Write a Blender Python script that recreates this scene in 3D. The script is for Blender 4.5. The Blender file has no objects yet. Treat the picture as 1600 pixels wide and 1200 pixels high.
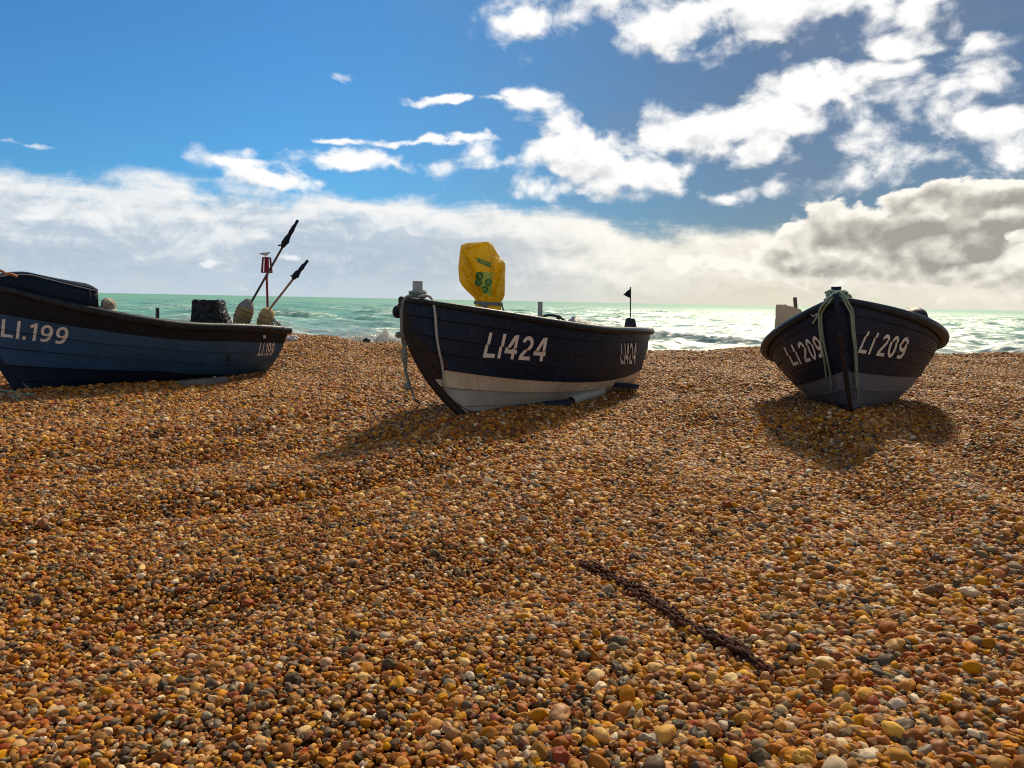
import bpy, bmesh, math, random
import numpy as np
from mathutils import Vector, Matrix, noise as mnoise

random.seed(7)
RNG = np.random.default_rng(11)
S = bpy.context.scene
COL = S.collection
R = math.radians

# ------------------------------------------------------------------ camera
CAM_H = 1.2
FPX = 1202.0                                   # focal length in pixels of the 1600 px wide photo
PITCH = math.atan(130 / FPX)
ROLL = R(1.106)
cam_data = bpy.data.cameras.new("camera")
cam_data.sensor_width = 36.0
cam_data.lens = 36.0 * FPX / 1600.0
cam_data.clip_start = 0.05
cam_data.clip_end = 60000.0
cam = bpy.data.objects.new("camera", cam_data)
COL.objects.link(cam)
CAM_R = Matrix.Rotation(math.pi / 2 - PITCH, 3, 'X') @ Matrix.Rotation(ROLL, 3, 'Z')
cam.matrix_world = Matrix.Translation((0, 0, CAM_H)) @ CAM_R.to_4x4()
S.camera = cam

# ------------------------------------------------------------------ exposure
S.view_settings.view_transform = 'Standard'
S.view_settings.look = 'None'
S.view_settings.gamma = 1.0
S.view_settings.use_curve_mapping = False
S.view_settings.exposure = 0.0
S.cycles.max_bounces = 5
S.cycles.diffuse_bounces = 2
S.cycles.glossy_bounces = 3
S.cycles.sample_clamp_indirect = 4.0
S.cycles.sample_clamp_direct = 12.0
S.cycles.use_denoising = False
S.cycles.filter_width = 1.1

# ------------------------------------------------------------------ sun
SUN_AZ, SUN_EL = R(22), R(42)
sun_dir = Vector((math.sin(SUN_AZ) * math.cos(SUN_EL), math.cos(SUN_AZ) * math.cos(SUN_EL), math.sin(SUN_EL)))
sd = bpy.data.lights.new("sun", 'SUN')
sd.energy = 5.0
sd.angle = R(6.0)
sd.color = (1.0, 0.87, 0.64)
so = bpy.data.objects.new("sun", sd)
COL.objects.link(so)
so.rotation_euler = sun_dir.to_track_quat('Z', 'Y').to_euler()
so.location = (20, 60, 60)


# ------------------------------------------------------------------ node helper
class NT:
    def __init__(self, tree):
        self.t = tree

    def n(self, kind, **kw):
        nd = self.t.nodes.new(kind)
        for k, v in kw.items():
            setattr(nd, k, v)
        return nd

    def put(self, sock, v):
        if isinstance(v, bpy.types.NodeSocket):
            self.t.links.new(v, sock)
        elif v is not None:
            if hasattr(sock.default_value, '__len__') and not hasattr(v, '__len__'):
                v = (v,) * len(sock.default_value)
            sock.default_value = v

    def m(self, op, a, b=None, c=None, clamp=False):
        nd = self.n('ShaderNodeMath', operation=op, use_clamp=clamp)
        self.put(nd.inputs[0], a)
        if b is not None: self.put(nd.inputs[1], b)
        if c is not None: self.put(nd.inputs[2], c)
        return nd.outputs[0]

    def add(self, a, b): return self.m('ADD', a, b)
    def sub(self, a, b): return self.m('SUBTRACT', a, b)
    def mul(self, a, b): return self.m('MULTIPLY', a, b)
    def mad(self, a, b, c): return self.m('MULTIPLY_ADD', a, b, c)

    def step(self, v, lo, hi, a=0.0, b=1.0, smooth=True):
        nd = self.n('ShaderNodeMapRange')
        nd.interpolation_type = 'SMOOTHSTEP' if smooth else 'LINEAR'
        for s, x in zip(nd.inputs[:5], (v, lo, hi, a, b)): self.put(s, x)
        return nd.outputs[0]

    def xyz(self, x, y, z):
        nd = self.n('ShaderNodeCombineXYZ')
        for s, v in zip(nd.inputs, (x, y, z)): self.put(s, v)
        return nd.outputs[0]

    def sep(self, v):
        nd = self.n('ShaderNodeSeparateXYZ'); self.put(nd.inputs[0], v)
        return nd.outputs

    def mix(self, f, a, b, blend='MIX'):
        nd = self.n('ShaderNodeMix', data_type='RGBA', blend_type=blend)
        self.put(nd.inputs[0], f)
        for s, v in ((nd.inputs[6], a), (nd.inputs[7], b)):
            if isinstance(v, tuple) and len(v) == 3: v = v + (1.0,)
            self.put(s, v)
        return nd.outputs[2]

    def noise(self, vec, scale, detail=4, rough=0.55, dist=0.0, dim='3D', w=None, out=0):
        nd = self.n('ShaderNodeTexNoise', noise_dimensions=dim)
        if vec is not None: self.put(nd.inputs['Vector'], vec)
        if w is not None: self.put(nd.inputs['W'], w)
        self.put(nd.inputs['Scale'], scale); self.put(nd.inputs['Detail'], detail)
        self.put(nd.inputs['Roughness'], rough); self.put(nd.inputs['Distortion'], dist)
        return nd.outputs[out]

    def ramp(self, fac, stops, interp='LINEAR'):
        nd = self.n('ShaderNodeValToRGB')
        cr = nd.color_ramp; cr.interpolation = interp
        while len(cr.elements) > 1: cr.elements.remove(cr.elements[-1])
        cr.elements[0].position = stops[0][0]; cr.elements[0].color = tuple(stops[0][1]) + (1,)
        for p, c in stops[1:]:
            e = cr.elements.new(p); e.color = tuple(c) + (1,)
        self.put(nd.inputs[0], fac)
        return nd.outputs[0]

    def bump(self, h, strength=0.5, dist=0.02, normal=None):
        nd = self.n('ShaderNodeBump')
        nd.inputs['Strength'].default_value = strength
        nd.inputs['Distance'].default_value = dist
        self.put(nd.inputs['Height'], h)
        if normal is not None: self.put(nd.inputs['Normal'], normal)
        return nd.outputs[0]


# ------------------------------------------------------------------ picking helpers (photo pixels -> world rays)
def ray(px, py):
    d = CAM_R @ Vector(((px - 800) / FPX, -(py - 600) / FPX, -1.0))
    return d


def at(px, py, D):
    d = ray(px, py)
    return Vector((0, 0, CAM_H)) + d * (D / d.y)


def sky_dir(px, py):
    d = ray(px, py).normalized()
    return math.atan2(d.x, d.y), math.asin(d.z)


def proj(P):
    q = (np.asarray(P, float) - np.array([0, 0, CAM_H])) @ np.array(CAM_R)
    return np.stack([800 + FPX * q[..., 0] / -q[..., 2], 600 - FPX * q[..., 1] / -q[..., 2]], -1)


# ------------------------------------------------------------------ sky with clouds
def build_world():
    w = bpy.data.worlds.new("World")
    S.world = w
    w.use_nodes = True
    t = NT(w.node_tree)
    nodes = w.node_tree.nodes
    bg = nodes['Background']
    bg.inputs['Strength'].default_value = 0.1
    sky = t.n('ShaderNodeTexSky', sky_type='NISHITA')
    sky.sun_disc = False
    sky.sun_elevation = SUN_EL
    sky.sun_rotation = SUN_AZ
    sky.air_density = 1.0; sky.dust_density = 0.6; sky.ozone_density = 2.5
    d = t.n('ShaderNodeTexCoord').outputs['Generated']
    x, y, z = t.sep(d)
    az = t.m('ARCTAN2', x, y)
    el = t.m('ARCSINE', z)
    K = 10.0                                        # sky colours are divided by the 0.1 strength
    # domain warp
    P0 = t.xyz(az, t.mul(el, 1.5), 0.0)
    wn = t.n('ShaderNodeTexNoise', noise_dimensions='3D')
    t.put(wn.inputs['Vector'], P0); wn.inputs['Scale'].default_value = 7.0
    wn.inputs['Detail'].default_value = 5; wn.inputs['Roughness'].default_value = 0.6
    vs = t.n('ShaderNodeVectorMath', operation='MULTIPLY_ADD')
    t.put(vs.inputs[0], wn.outputs['Color']); vs.inputs[1].default_value = (0.10, 0.07, 0)
    vs.inputs[2].default_value = (-0.05, -0.035, 0)
    warp = t.sep(vs.outputs[0])
    azw = t.add(az, warp[0]); elw = t.add(el, warp[1])
    Pw = t.xyz(az, t.mul(el, 1.35), 0.37)
    fb = t.noise(Pw, 13.0, 9, 0.62, 0.35)                      # billows
    off = t.n('ShaderNodeVectorMath', operation='ADD')
    t.put(off.inputs[0], Pw); off.inputs[1].default_value = (0.004, 0.017, 0)
    fb2 = t.noise(off.outputs[0], 13.0, 9, 0.62, 0.35)
    lit = t.sub(fb, fb2)                                        # thicker below than above = lit from above
    streak = t.noise(t.xyz(az, t.mul(el, 7.0), 1.9), 5.0, 8, 0.6, 0.5)
    big = t.noise(t.xyz(az, t.mul(el, 2.4), 4.2), 5.0, 5, 0.55, 0.3)

    def blobs(lst, ax, ey):
        acc = None
        for (px, py, rx, ry, s) in lst:
            a0, e0 = sky_dir(px, py)
            u = t.mul(t.sub(ax, a0), FPX / rx)
            v = t.mul(t.sub(ey, e0), FPX / ry)
            r = t.m('SQRT', t.add(t.mul(u, u), t.mul(v, v)))
            b = t.mul(t.sub(1.0, r), s)
            acc = b if acc is None else t.m('SMOOTH_MAX', acc, b, 0.12)
        return acc

    white = [(1210, 0, 300, 62, 1.0), (1040, 40, 110, 34, .8), (1400, 12, 120, 40, .8), (1180, 60, 90, 30, .7),
             (845, 32, 85, 40, .62),
             (1190, 190, 210, 52, 1.0), (1275, 152, 100, 46, 1.0), (1060, 205, 100, 30, .8), (1170, 222, 110, 36, .8),
             (1375, 108, 100, 20, .8), (1400, 62, 80, 34, .7), (1520, 65, 40, 22, .45),
             (1500, 148, 110, 40, .62), (1400, 258, 150, 42, .66), (1590, 250, 70, 42, .7), (1535, 188, 90, 40, .72),
             (1430, 215, 150, 80, .22),
             (900, 240, 120, 66, .95), (985, 272, 110, 40, .9), (840, 160, 60, 26, .7), (850, 290, 160, 40, .7),
             (715, 157, 74, 10, .9), (820, 150, 50, 14, .6),
             (560, 252, 200, 24, .8), (440, 288, 90, 18, .8), (690, 222, 110, 9, .8), (515, 216, 60, 8, .8),
             (400, 262, 80, 22, .6), (780, 250, 110, 24, .7),
             (1130, 302, 120, 20, .6), (36, 228, 50, 6, .5), (536, 117, 20, 7, .25)]
    grey = [(1450, 322, 95, 36, 1.0), (1320, 385, 110, 66, 1.0), (1450, 405, 190, 66, 1.0), (1590, 328, 80, 44, 1.0),
            (1540, 350, 90, 40, .9), (1220, 405, 90, 34, .8), (1110, 415, 90, 18, .6), (1600, 420, 120, 60, .8)]
    puff = [(1395, 412, 60, 32, 1.0), (1510, 410, 56, 26, 1.0), (1225, 385, 26, 18, .8), (1130, 405, 60, 20, .7), (1060, 408, 40, 12, .6),
            (328, 400, 46, 12, 1.0), (178, 345, 62, 34, 1.0), (388, 362, 34, 22, 1.0), (478, 368, 40, 30, 1.0),
            (60, 330, 70, 26, .8), (455, 405, 40, 10, .8), (905, 395, 44, 12, .6), (600, 420, 50, 8, .5), (980, 418, 60, 9, .6)]

    mW = blobs(white, azw, elw)
    mG = blobs(grey, azw, elw)
    mP = blobs(puff, azw, elw)
    elu = t.add(elw, 0.022)
    underW = t.sub(blobs(white, azw, elu), mW)                   # > 0 on the underside of a cloud
    underG = t.sub(blobs(grey, azw, elu), mG)
    hf = t.noise(Pw, 46.0, 5, 0.6, 0.2)
    fbc = t.add(t.sub(fb, 0.5), t.mul(t.sub(hf, 0.5), 0.20))

    # --- clear sky: Nishita, deeper and bluer on the left, veiled by thin grey air on the right
    side = t.step(az, -0.32, 0.36)
    skyc = t.mix(1.0, sky.outputs[0], (0.28, 0.69, 0.99), 'MULTIPLY')
    skyc_r = t.mix(1.0, sky.outputs[0], (0.25, 0.325, 0.40), 'MULTIPLY')
    skyc = t.mix(side, skyc, skyc_r)
    veil = t.mul(t.step(big, 0.42, 0.72), t.mul(side, 0.30))
    skyc = t.mix(veil, skyc, (2.4, 2.8, 3.5))
    # --- low cloud bank along the horizon
    a0, e0 = sky_dir(0, 262); a1, e1 = sky_dir(1250, 318)
    k = (e1 - e0) / (a1 - a0)
    edge = t.mad(az, k, e0 - k * a0)
    edge = t.sub(edge, t.step(az, sky_dir(850, 300)[0], sky_dir(1010, 300)[0], 0.0, .026))
    hgt = t.sub(edge, el)                                        # > 0 inside the bank
    mB = t.step(t.add(hgt, t.mul(t.sub(t.add(t.mul(fb, 0.6), t.mul(streak, 0.5)), 0.55), 0.11)), -0.010, 0.022)
    depth = t.step(hgt, 0.012, 0.125, smooth=False)
    tone = t.add(t.mul(t.sub(big, 0.5), 1.5), t.add(t.mul(t.sub(streak, 0.5), .95), t.add(t.mul(fbc, 0.30), t.mul(lit, 1.5))))
    cool = t.ramp(t.m('SUBTRACT', t.mad(depth, 0.75, 0.2), tone, clamp=True),
                  [(0.0, (.93, .93, .92)), (0.3, (.80, .84, .87)), (0.6, (.53, .62, .71)), (0.85, (.46, .56, .67)), (1.0, (.52, .61, .69))])
    warm = t.ramp(t.m('SUBTRACT', t.mad(depth, 0.75, 0.2), tone, clamp=True),
                  [(0.0, (1.02, .98, .87)), (0.3, (.92, .88, .77)), (0.6, (.82, .78, .67)), (0.85, (.71, .66, .55)), (1.0, (.76, .70, .56))])
    bank = t.mix(t.step(az, -0.2, 0.3), cool, warm)
    # --- grey backlit cumulus on the right
    def billow(vec):
        vo = t.n('ShaderNodeTexVoronoi', feature='F1'); t.put(vo.inputs['Vector'], vec)
        vo.inputs['Scale'].default_value = 15.0; vo.inputs['Detail'].default_value = 2.0; vo.inputs['Roughness'].default_value = .55
        return vo.outputs['Distance']
    pw = t.n('ShaderNodeVectorMath', operation='MULTIPLY_ADD'); t.put(pw.inputs[0], wn.outputs['Color']); pw.inputs[1].default_value = (.06, .06, 0); t.put(pw.inputs[2], Pw)
    o2 = t.n('ShaderNodeVectorMath', operation='ADD'); t.put(o2.inputs[0], pw.outputs[0]); o2.inputs[1].default_value = (.003, .016, 0)
    bl = billow(pw.outputs[0]); litb = t.sub(billow(o2.outputs[0]), bl)
    dG = t.add(t.add(t.add(mG, .16), t.mul(fbc, .9)), t.mul(t.sub(.48, bl), .7))
    aG = t.step(dG, 0.0, 0.16)
    dark = blobs([(1440, 368, 150, 26, 1.0), (1565, 375, 90, 30, 1.0), (1445, 322, 60, 20, .8), (1575, 315, 55, 20, .8), (1320, 420, 90, 14, .6)], azw, elw)
    core = t.m('SUBTRACT', t.add(t.step(dG, 0.0, 0.5, 0.0, .50), t.add(t.mul(underG, .35), t.step(t.add(dark, t.mul(fbc, .7)), -.1, .6, 0.0, .5))), t.add(t.mul(litb, 1.3), t.mul(lit, 1.6)), clamp=True)
    colG = t.ramp(core, [(0.0, (1.0, .97, .88)), (0.25, (.86, .82, .73)), (0.6, (.62, .59, .52)), (1.0, (.38, .365, .335))])
    # --- bright cumulus and torn cloud
    dW = t.add(t.add(t.add(mW, .05), t.mul(fbc, 1.8)), t.mul(t.sub(.46, bl), .70))
    aW = t.m('MULTIPLY', t.step(dW, -0.25, 0.36), t.step(mW, -.35, .25))
    coreW = t.m('SUBTRACT', t.add(t.step(dW, 0.15, 0.9, 0.10, 0.58), t.mul(underW, 1.0)), t.add(t.mul(lit, 2.2), t.mul(litb, .9)), clamp=True)
    colW = t.ramp(coreW, [(0.0, (1.06, 1.05, 1.02)), (0.3, (1.0, .99, .97)), (0.6, (.78, .79, .80)), (1.0, (.50, .53, .57))])
    dP = t.add(t.add(t.sub(mP, .12), t.mul(fbc, 1.4)), t.mul(t.sub(.48, bl), 1.1))
    aP = t.mul(t.step(dP, 0.0, 0.6), 0.85)
    colP = t.mix(t.step(az, -0.2, 0.3), (.93, .95, .95), (.95, .90, .78))

    def up(c): return t.mix(1.0, c, (K, K, K), 'MULTIPLY')
    c = skyc
    c = t.mix(mB, c, up(bank))
    c = t.mix(aW, c, up(colW))
    c = t.mix(aG, c, up(colG))
    c = t.mix(aP, c, up(colP))
    fill_clouds = t.mul(t.step(y, 0.25, -0.25), t.step(t.noise(t.xyz(x, y, t.mul(z, 1.6)), 2.6, 6, .6, .3), .40, .60))  # unseen bright cloud behind the camera, added as fill for shaded sides
    c = t.mix(t.mul(fill_clouds, .7), c, (7.4, 7.1, 6.6))
    # haze at the very horizon, and a plain dark sea below it
    hz_c = t.mix(t.step(az, -0.3, 0.35), (.60, .70, .76), (.84, .79, .65))
    c = t.mix(t.step(el, 0.045, 0.0, 0.0, 0.55), c, up(hz_c))
    c = t.mix(t.step(el, -0.004, -0.03), c, (0.6, 1.2, 1.2))
    w.node_tree.links.new(c, bg.inputs['Color'])
    w.cycles.sampling_method = 'MANUAL'
    w.cycles.sample_map_resolution = 512


build_world()


# ------------------------------------------------------------------ generic builders
def link(name, me, mats=(), parent=None, **props):
    o = bpy.data.objects.new(name, me)
    COL.objects.link(o)
    if mats:
        for m in (mats if isinstance(mats, (list, tuple)) else [mats]):
            me.materials.append(m)
    if parent: o.parent = parent
    for k, v in props.items(): o[k] = v
    return o


def tag(o, label=None, cat=None, group=None, kind=None):
    if label: o['label'] = label
    if cat: o['category'] = cat
    if group: o['group'] = group
    if kind: o['kind'] = kind
    return o


def empty(name, loc=(0, 0, 0), **kw):
    o = bpy.data.objects.new(name, None)
    COL.objects.link(o)
    o.location = loc
    o.empty_display_size = 0.2
    return tag(o, **kw)


def mesh(name, V, F, smooth=True, midx=None):
    me = bpy.data.meshes.new(name)
    me.from_pydata([tuple(map(float, v)) for v in V], [], F)
    if midx is not None: me.polygons.foreach_set('material_index', midx)
    if smooth: me.polygons.foreach_set('use_smooth', [True] * len(me.polygons))
    me.update()
    return me


class MB:
    """collects pieces of one mesh"""
    def __init__(self): self.V, self.F, self.M = [], [], []

    def grid(self, P, closeu=False, closev=False, mat=0, flip=False):
        P = np.asarray(P, float); nu, nv = P.shape[:2]; b = len(self.V)
        self.V += [tuple(p) for p in P.reshape(-1, 3)]
        for i in range(nu if closeu else nu - 1):
            for j in range(nv if closev else nv - 1):
                a = b + i * nv + j; c = b + ((i + 1) % nu) * nv + j
                a2 = b + i * nv + (j + 1) % nv; c2 = b + ((i + 1) % nu) * nv + (j + 1) % nv
                f = (a, c, c2, a2)
                self.F.append(f[::-1] if flip else f); self.M.append(mat)

    def fan(self, ring, flip=False, mat=0, centre=None):
        b = len(self.V); ring = [tuple(map(float, p)) for p in ring]; n = len(ring)
        c = centre if centre is not None else np.mean(ring, 0)
        self.V += ring + [tuple(map(float, c))]
        for i in range(n):
            f = (b + i, b + (i + 1) % n, b + n)
            self.F.append(f[::-1] if flip else f); self.M.append(mat)

    def tube(self, pts, r, n=10, caps=True, mat=0, squash=(1, 1), up=None, twist=0):
        pts = [Vector(p) for p in pts]
        rs = r if hasattr(r, '__len__') else [r] * len(pts)
        T = []
        for i in range(len(pts)):
            T.append((pts[min(i + 1, len(pts) - 1)] - pts[max(i - 1, 0)]).normalized())
        u = Vector(up) if up is not None else (Vector((0, 0, 1)) if abs(T[0].z) < .9 else Vector((1, 0, 0)))
        rings = []
        for i, p in enumerate(pts):
            u = (u - T[i] * u.dot(T[i]))
            u = u.normalized() if u.length > 1e-6 else T[i].orthogonal().normalized()
            v = T[i].cross(u)
            rings.append([p + u * math.cos(a) * rs[i] * squash[0] + v * math.sin(a) * rs[i] * squash[1]
                          for a in (2 * math.pi * k / n + twist * i for k in range(n))])
        self.grid(np.array([[tuple(q) for q in rg] for rg in rings]), closev=True, mat=mat, flip=True)
        if caps:
            self.fan(rings[0], mat=mat); self.fan(rings[-1], flip=True, mat=mat)

    def box(self, c, sx, sy, sz, M=None, mat=0, bev=0.0):
        bm = bmesh.new()
        bmesh.ops.create_cube(bm, size=1)
        for v in bm.verts: v.co = Vector((v.co.x * sx, v.co.y * sy, v.co.z * sz))
        if bev: bmesh.ops.bevel(bm, geom=bm.edges[:] , offset=bev, segments=2, affect='EDGES', profile=.6)
        self.bm(bm, Matrix.Translation(c) @ (M.to_4x4() if M else Matrix()), mat)

    def bm(self, bm, X=None, mat=0):
        b = len(self.V)
        bm.verts.index_update()
        self.V += [tuple((X @ v.co) if X else v.co) for v in bm.verts]
        for f in bm.faces:
            self.F.append(tuple(b + v.index for v in f.verts)); self.M.append(mat)
        bm.free()

    def build(self, name, mats, parent=None, smooth=True, sharp=None, **props):
        me = mesh(name, self.V, self.F, smooth, self.M)
        o = link(name, me, mats, parent, **props)
        if sharp and smooth:
            try: me.set_sharp_from_angle(angle=R(sharp))
            except Exception: pass
        return o


def spline(pts, n=8):
    """Catmull-Rom through the points"""
    P = [Vector(p) for p in pts]
    P = [P[0] * 2 - P[1]] + P + [P[-1] * 2 - P[-2]]
    out = []
    for i in range(1, len(P) - 2):
        a, b, c, d = P[i - 1:i + 3]
        for k in range(n):
            s = k / n
            out.append(0.5 * ((2 * b) + (c - a) * s + (2 * a - 5 * b + 4 * c - d) * s * s + (3 * b - a - 3 * c + d) * s ** 3))
    out.append(P[-2])
    return out


# ------------------------------------------------------------------ materials
def mat(name):
    m = bpy.data.materials.new(name)
    m.use_nodes = True
    t = NT(m.node_tree)
    b = m.node_tree.nodes['Principled BSDF']
    return m, t, b


def paint(name, col, col2=None, rough=0.45, scale=3.0, wear=None, wear_amt=0.0, bump=0.15, stretch=(1, 1, 1), streaks=0.0, streak_col=(.3, .25, .18), spec=.22):
    m, t, b = mat(name)
    co = t.n('ShaderNodeTexCoord').outputs['Object']
    mp = t.n('ShaderNodeMapping'); t.put(mp.inputs[0], co); mp.inputs['Scale'].default_value = stretch
    v = mp.outputs[0]
    col2 = col2 or tuple(c * 0.7 for c in col)
    c = t.mix(t.step(t.noise(v, scale, 6, .65), .35, .68), col, col2)
    if streaks:
        sm = t.n('ShaderNodeMapping'); t.put(sm.inputs[0], co); sm.inputs['Scale'].default_value = (7, 7, .7)
        c = t.mix(t.mul(t.step(t.noise(sm.outputs[0], 2.2, 5, .7), .52, .75), streaks), c, streak_col)
    fine = t.noise(v, scale * 14, 5, .7)
    if wear:
        wm = t.step(t.add(fine, t.mul(t.noise(v, scale * 1.7, 4, .6), .8)), 1.18 - wear_amt, 1.26 - wear_amt)
        c = t.mix(wm, c, wear)
    t.put(b.inputs['Base Color'], c)
    b.inputs['Specular IOR Level'].default_value = spec
    t.put(b.inputs['Roughness'], t.step(fine, .25, .75, max(rough - .12, .05), min(rough + .18, 1)))
    t.put(b.inputs['Normal'], t.bump(t.add(fine, t.mul(t.noise(v, scale * 3, 3, .5), 1.5)), bump, .006))
    return m


M = {}
M['navy'] = paint('navy_gloss_paint', (.0045, .014, .038), (.007, .020, .050), .5, 2.5, (.05, .058, .066), .10, streaks=.6, streak_col=(.034, .044, .058))
M['black'] = paint('black_tar_paint', (.004, .009, .019), (.008, .015, .028), .5, 3, (.07, .065, .06), .04)
M['blue'] = paint('faded_blue_paint', (.032, .092, .205), (.024, .070, .16), .5, 2.5, (.07, .10, .14), .10, streaks=.55, streak_col=(.03, .055, .09))
M['antifoul'] = paint('dark_bottom_paint', (.005, .014, .036), (.008, .02, .046), .55, 3)
M['cream'] = paint('cream_bottom_paint', (.66, .60, .47), (.52, .47, .36), .5, 2.2, (.30, .22, .13), .12, streaks=.7, streak_col=(.40, .30, .16))
M['pale'] = paint('pale_grey_bottom_paint', (.46, .47, .44), (.36, .38, .36), .55, 2.5, (.2, .19, .16), .06, streaks=.35, streak_col=(.25, .24, .2))
M['bluegrey'] = paint('blue_grey_bottom_paint', (.18, .21, .27), (.14, .165, .215), .5, 2.5, (.2, .2, .2), .04, streaks=.4, streak_col=(.07, .08, .1))
M['bluegrey_d'] = paint('dark_blue_grey_paint', (.14, .165, .22), (.11, .13, .175), .5, 2.5, (.2, .2, .2), .04, streaks=.4, streak_col=(.07, .08, .1))
M['rail'] = paint('worn_rubber_rail', (.010, .014, .020), (.025, .030, .036), .45, 5, (.12, .12, .12), .07)
M['rail_navy'] = paint('worn_navy_rail', (.009, .017, .032), (.022, .032, .048), .42, 5, (.14, .14, .15), .06)
M['lap_shadow'] = paint('lap_shadow_black', (.003, .004, .006), (.005, .006, .008), .7, 5)  # near-black colour that paints in the shadow line under each plank lap
M['inner'] = paint('inside_grey_paint', (.12, .14, .15), (.08, .09, .1), .7, 4)
M['white_letter'] = paint('white_letter_paint', (.74, .74, .72), (.62, .62, .6), .5, 9, (.2, .21, .22), .05)
M['brown_stem'] = paint('bare_brown_stem', (.050, .034, .026), (.030, .023, .020), .65, 5, (.2, .14, .09), .08, stretch=(1, 1, .25))
M['dark_stem'] = paint('dark_stem_timber', (.022, .018, .018), (.04, .03, .026), .55, 5, (.09, .06, .045), .05)
M['grey_post'] = paint('grey_painted_post', (.36, .39, .42), (.28, .31, .34), .6, 8, (.14, .14, .14), .05)
M['wood'] = paint('weathered_timber', (.20, .165, .125), (.13, .105, .08), .8, 6, stretch=(1, 1, .2))
M['metal_dark'] = paint('dark_metal', (.03, .032, .035), (.05, .05, .05), .4, 8)


def rope_mat(name, c1, c2, scale=60):
    m, t, b = mat(name)
    co = t.n('ShaderNodeTexCoord').outputs['Object']
    wv = t.n('ShaderNodeTexWave', wave_type='BANDS', bands_direction='DIAGONAL')
    t.put(wv.inputs['Vector'], co); wv.inputs['Scale'].default_value = scale; wv.inputs['Distortion'].default_value = 1.5
    n = t.noise(co, 25, 4, .6)
    c = t.mix(t.add(t.mul(wv.outputs['Fac'], .6), t.mul(t.step(n, .3, .7), .4)), c1, c2)
    t.put(b.inputs['Base Color'], c); b.inputs['Roughness'].default_value = .85
    t.put(b.inputs['Normal'], t.bump(wv.outputs['Fac'], .6, .004))
    return m


M['rope_green'] = rope_mat('green_polyprop_rope', (.17, .27, .215), (.32, .44, .365))
M['rope_grey'] = rope_mat('grey_green_rope', (.10, .13, .12), (.22, .26, .24))
M['rope_pale'] = rope_mat('pale_rope', (.34, .36, .35), (.5, .5, .47))
M['rope_teal'] = rope_mat('teal_rope', (.10, .24, .25), (.25, .42, .42))
M['rope_orange'] = rope_mat('orange_brown_rope', (.32, .12, .07), (.45, .22, .14))


# ------------------------------------------------------------------ boats: fitted poses and hull form
BOATS = {
    'A': dict(X=-5.0122, Y=10.1829, Z=-.0562, psi=-2.2011, pit=-.0195, rol=.0536, L=4.0527, B=.8638, Hb=1.4039, Hm=.8153, Hs=.7727, rk=.6473, tr=.0333, wt=.6966, e=1.2453, m=.42, kr=.1422, pb=2.2003, p0=.7799, p1=.0591, p2=-.2542),
    'B': dict(X=.3394, Y=8.9593, Z=-.0437, psi=-2.1637, pit=-.0164, rol=.1294, L=4.5251, B=.792, Hb=1.2247, Hm=.8449, Hs=.8525, rk=.8686, tr=-.0925, wt=.576, e=2.2157, m=.42, kr=.1124, pb=2.7054, p0=.3157, p1=.1798, p2=.3133),
    'C': dict(X=4.0014, Y=8.828, Z=-.0014, psi=-2.0363, pit=-.0969, rol=.1424, L=4.3507, B=.9205, Hb=1.0918, Hm=.7537, Hs=.82, rk=1.0282, tr=.3326, wt=.75, e=1.668, m=.42, kr=.1502, pb=2.7984, p0=.4692, p1=-.3173, p2=.3824, mb=.80),
}


def hull_pt(p, t, zf, side=1.0):
    t = np.asarray(t, float); zf = np.asarray(zf, float)
    tm = .35
    zs = np.where(t > tm, p['Hm'] + (p['Hb'] - p['Hm']) * np.clip((t - tm) / (1 - tm), 0, 1) ** 1.9,
                  p['Hm'] + (p['Hs'] - p['Hm']) * np.clip((tm - t) / tm, 0, 1) ** 2)
    zk = p['kr'] * np.clip(1 - t / .5, 0, 1) ** 2
    z = zk + (zs - zk) * zf
    xs = p['L'] - p['rk'] * np.clip(1 - zf, 0, 2) ** p['e']
    x = p['tr'] * (1 - zf) * (1 - t) + xs * t
    tb = .42
    w = np.where(t > tb, 1 - np.clip((t - tb) / (1 - tb), 0, 1) ** p['pb'], 1 - (1 - p['wt']) * np.clip((tb - t) / tb, 0, 1) ** 2)
    m = p['m'] + (p.get('mb', .95) - p['m']) * np.clip((t - .45) / .55, 0, 1) ** 1.5 + .12 * np.clip(1 - t / .5, 0, 1) ** 2
    y = p['B'] * w * np.clip(zf, 1e-6, 2) ** m
    # fuller shoulders close to the stem, as on a bluff beach boat
    return np.stack([x - p['L'] / 2, side * y, z], -1)


def boat_matrix(p):
    return (Matrix.Translation((p['X'], p['Y'], p['Z'])) @ Matrix.Rotation(p['psi'], 4, 'Z')
            @ Matrix.Rotation(p['pit'], 4, 'Y') @ Matrix.Rotation(p['rol'], 4, 'X'))


def hull_nrm(p, t, zf, side):
    e = 1e-3
    t0 = np.clip(t, e, 1 - e); z0 = np.clip(zf, 2 * e, 1)
    du = hull_pt(p, t0 + e, z0, side) - hull_pt(p, t0 - e, z0, side)
    dv = hull_pt(p, t0, z0 + e, side) - hull_pt(p, t0, z0 - e, side)
    n = np.cross(du, dv)
    n *= -side
    n /= np.maximum(np.linalg.norm(n, axis=-1, keepdims=True), 1e-9)
    flip = np.where(n[..., 1:2] * side < 0, -1.0, 1.0)
    return n * flip


def paint_line(p, t): return p['p0'] + p['p1'] * (t - .5) + p['p2'] * (t - .5) ** 2


def low(t): return np.clip(np.asarray(t, float) / .55, .10, 1) ** .8


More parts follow.
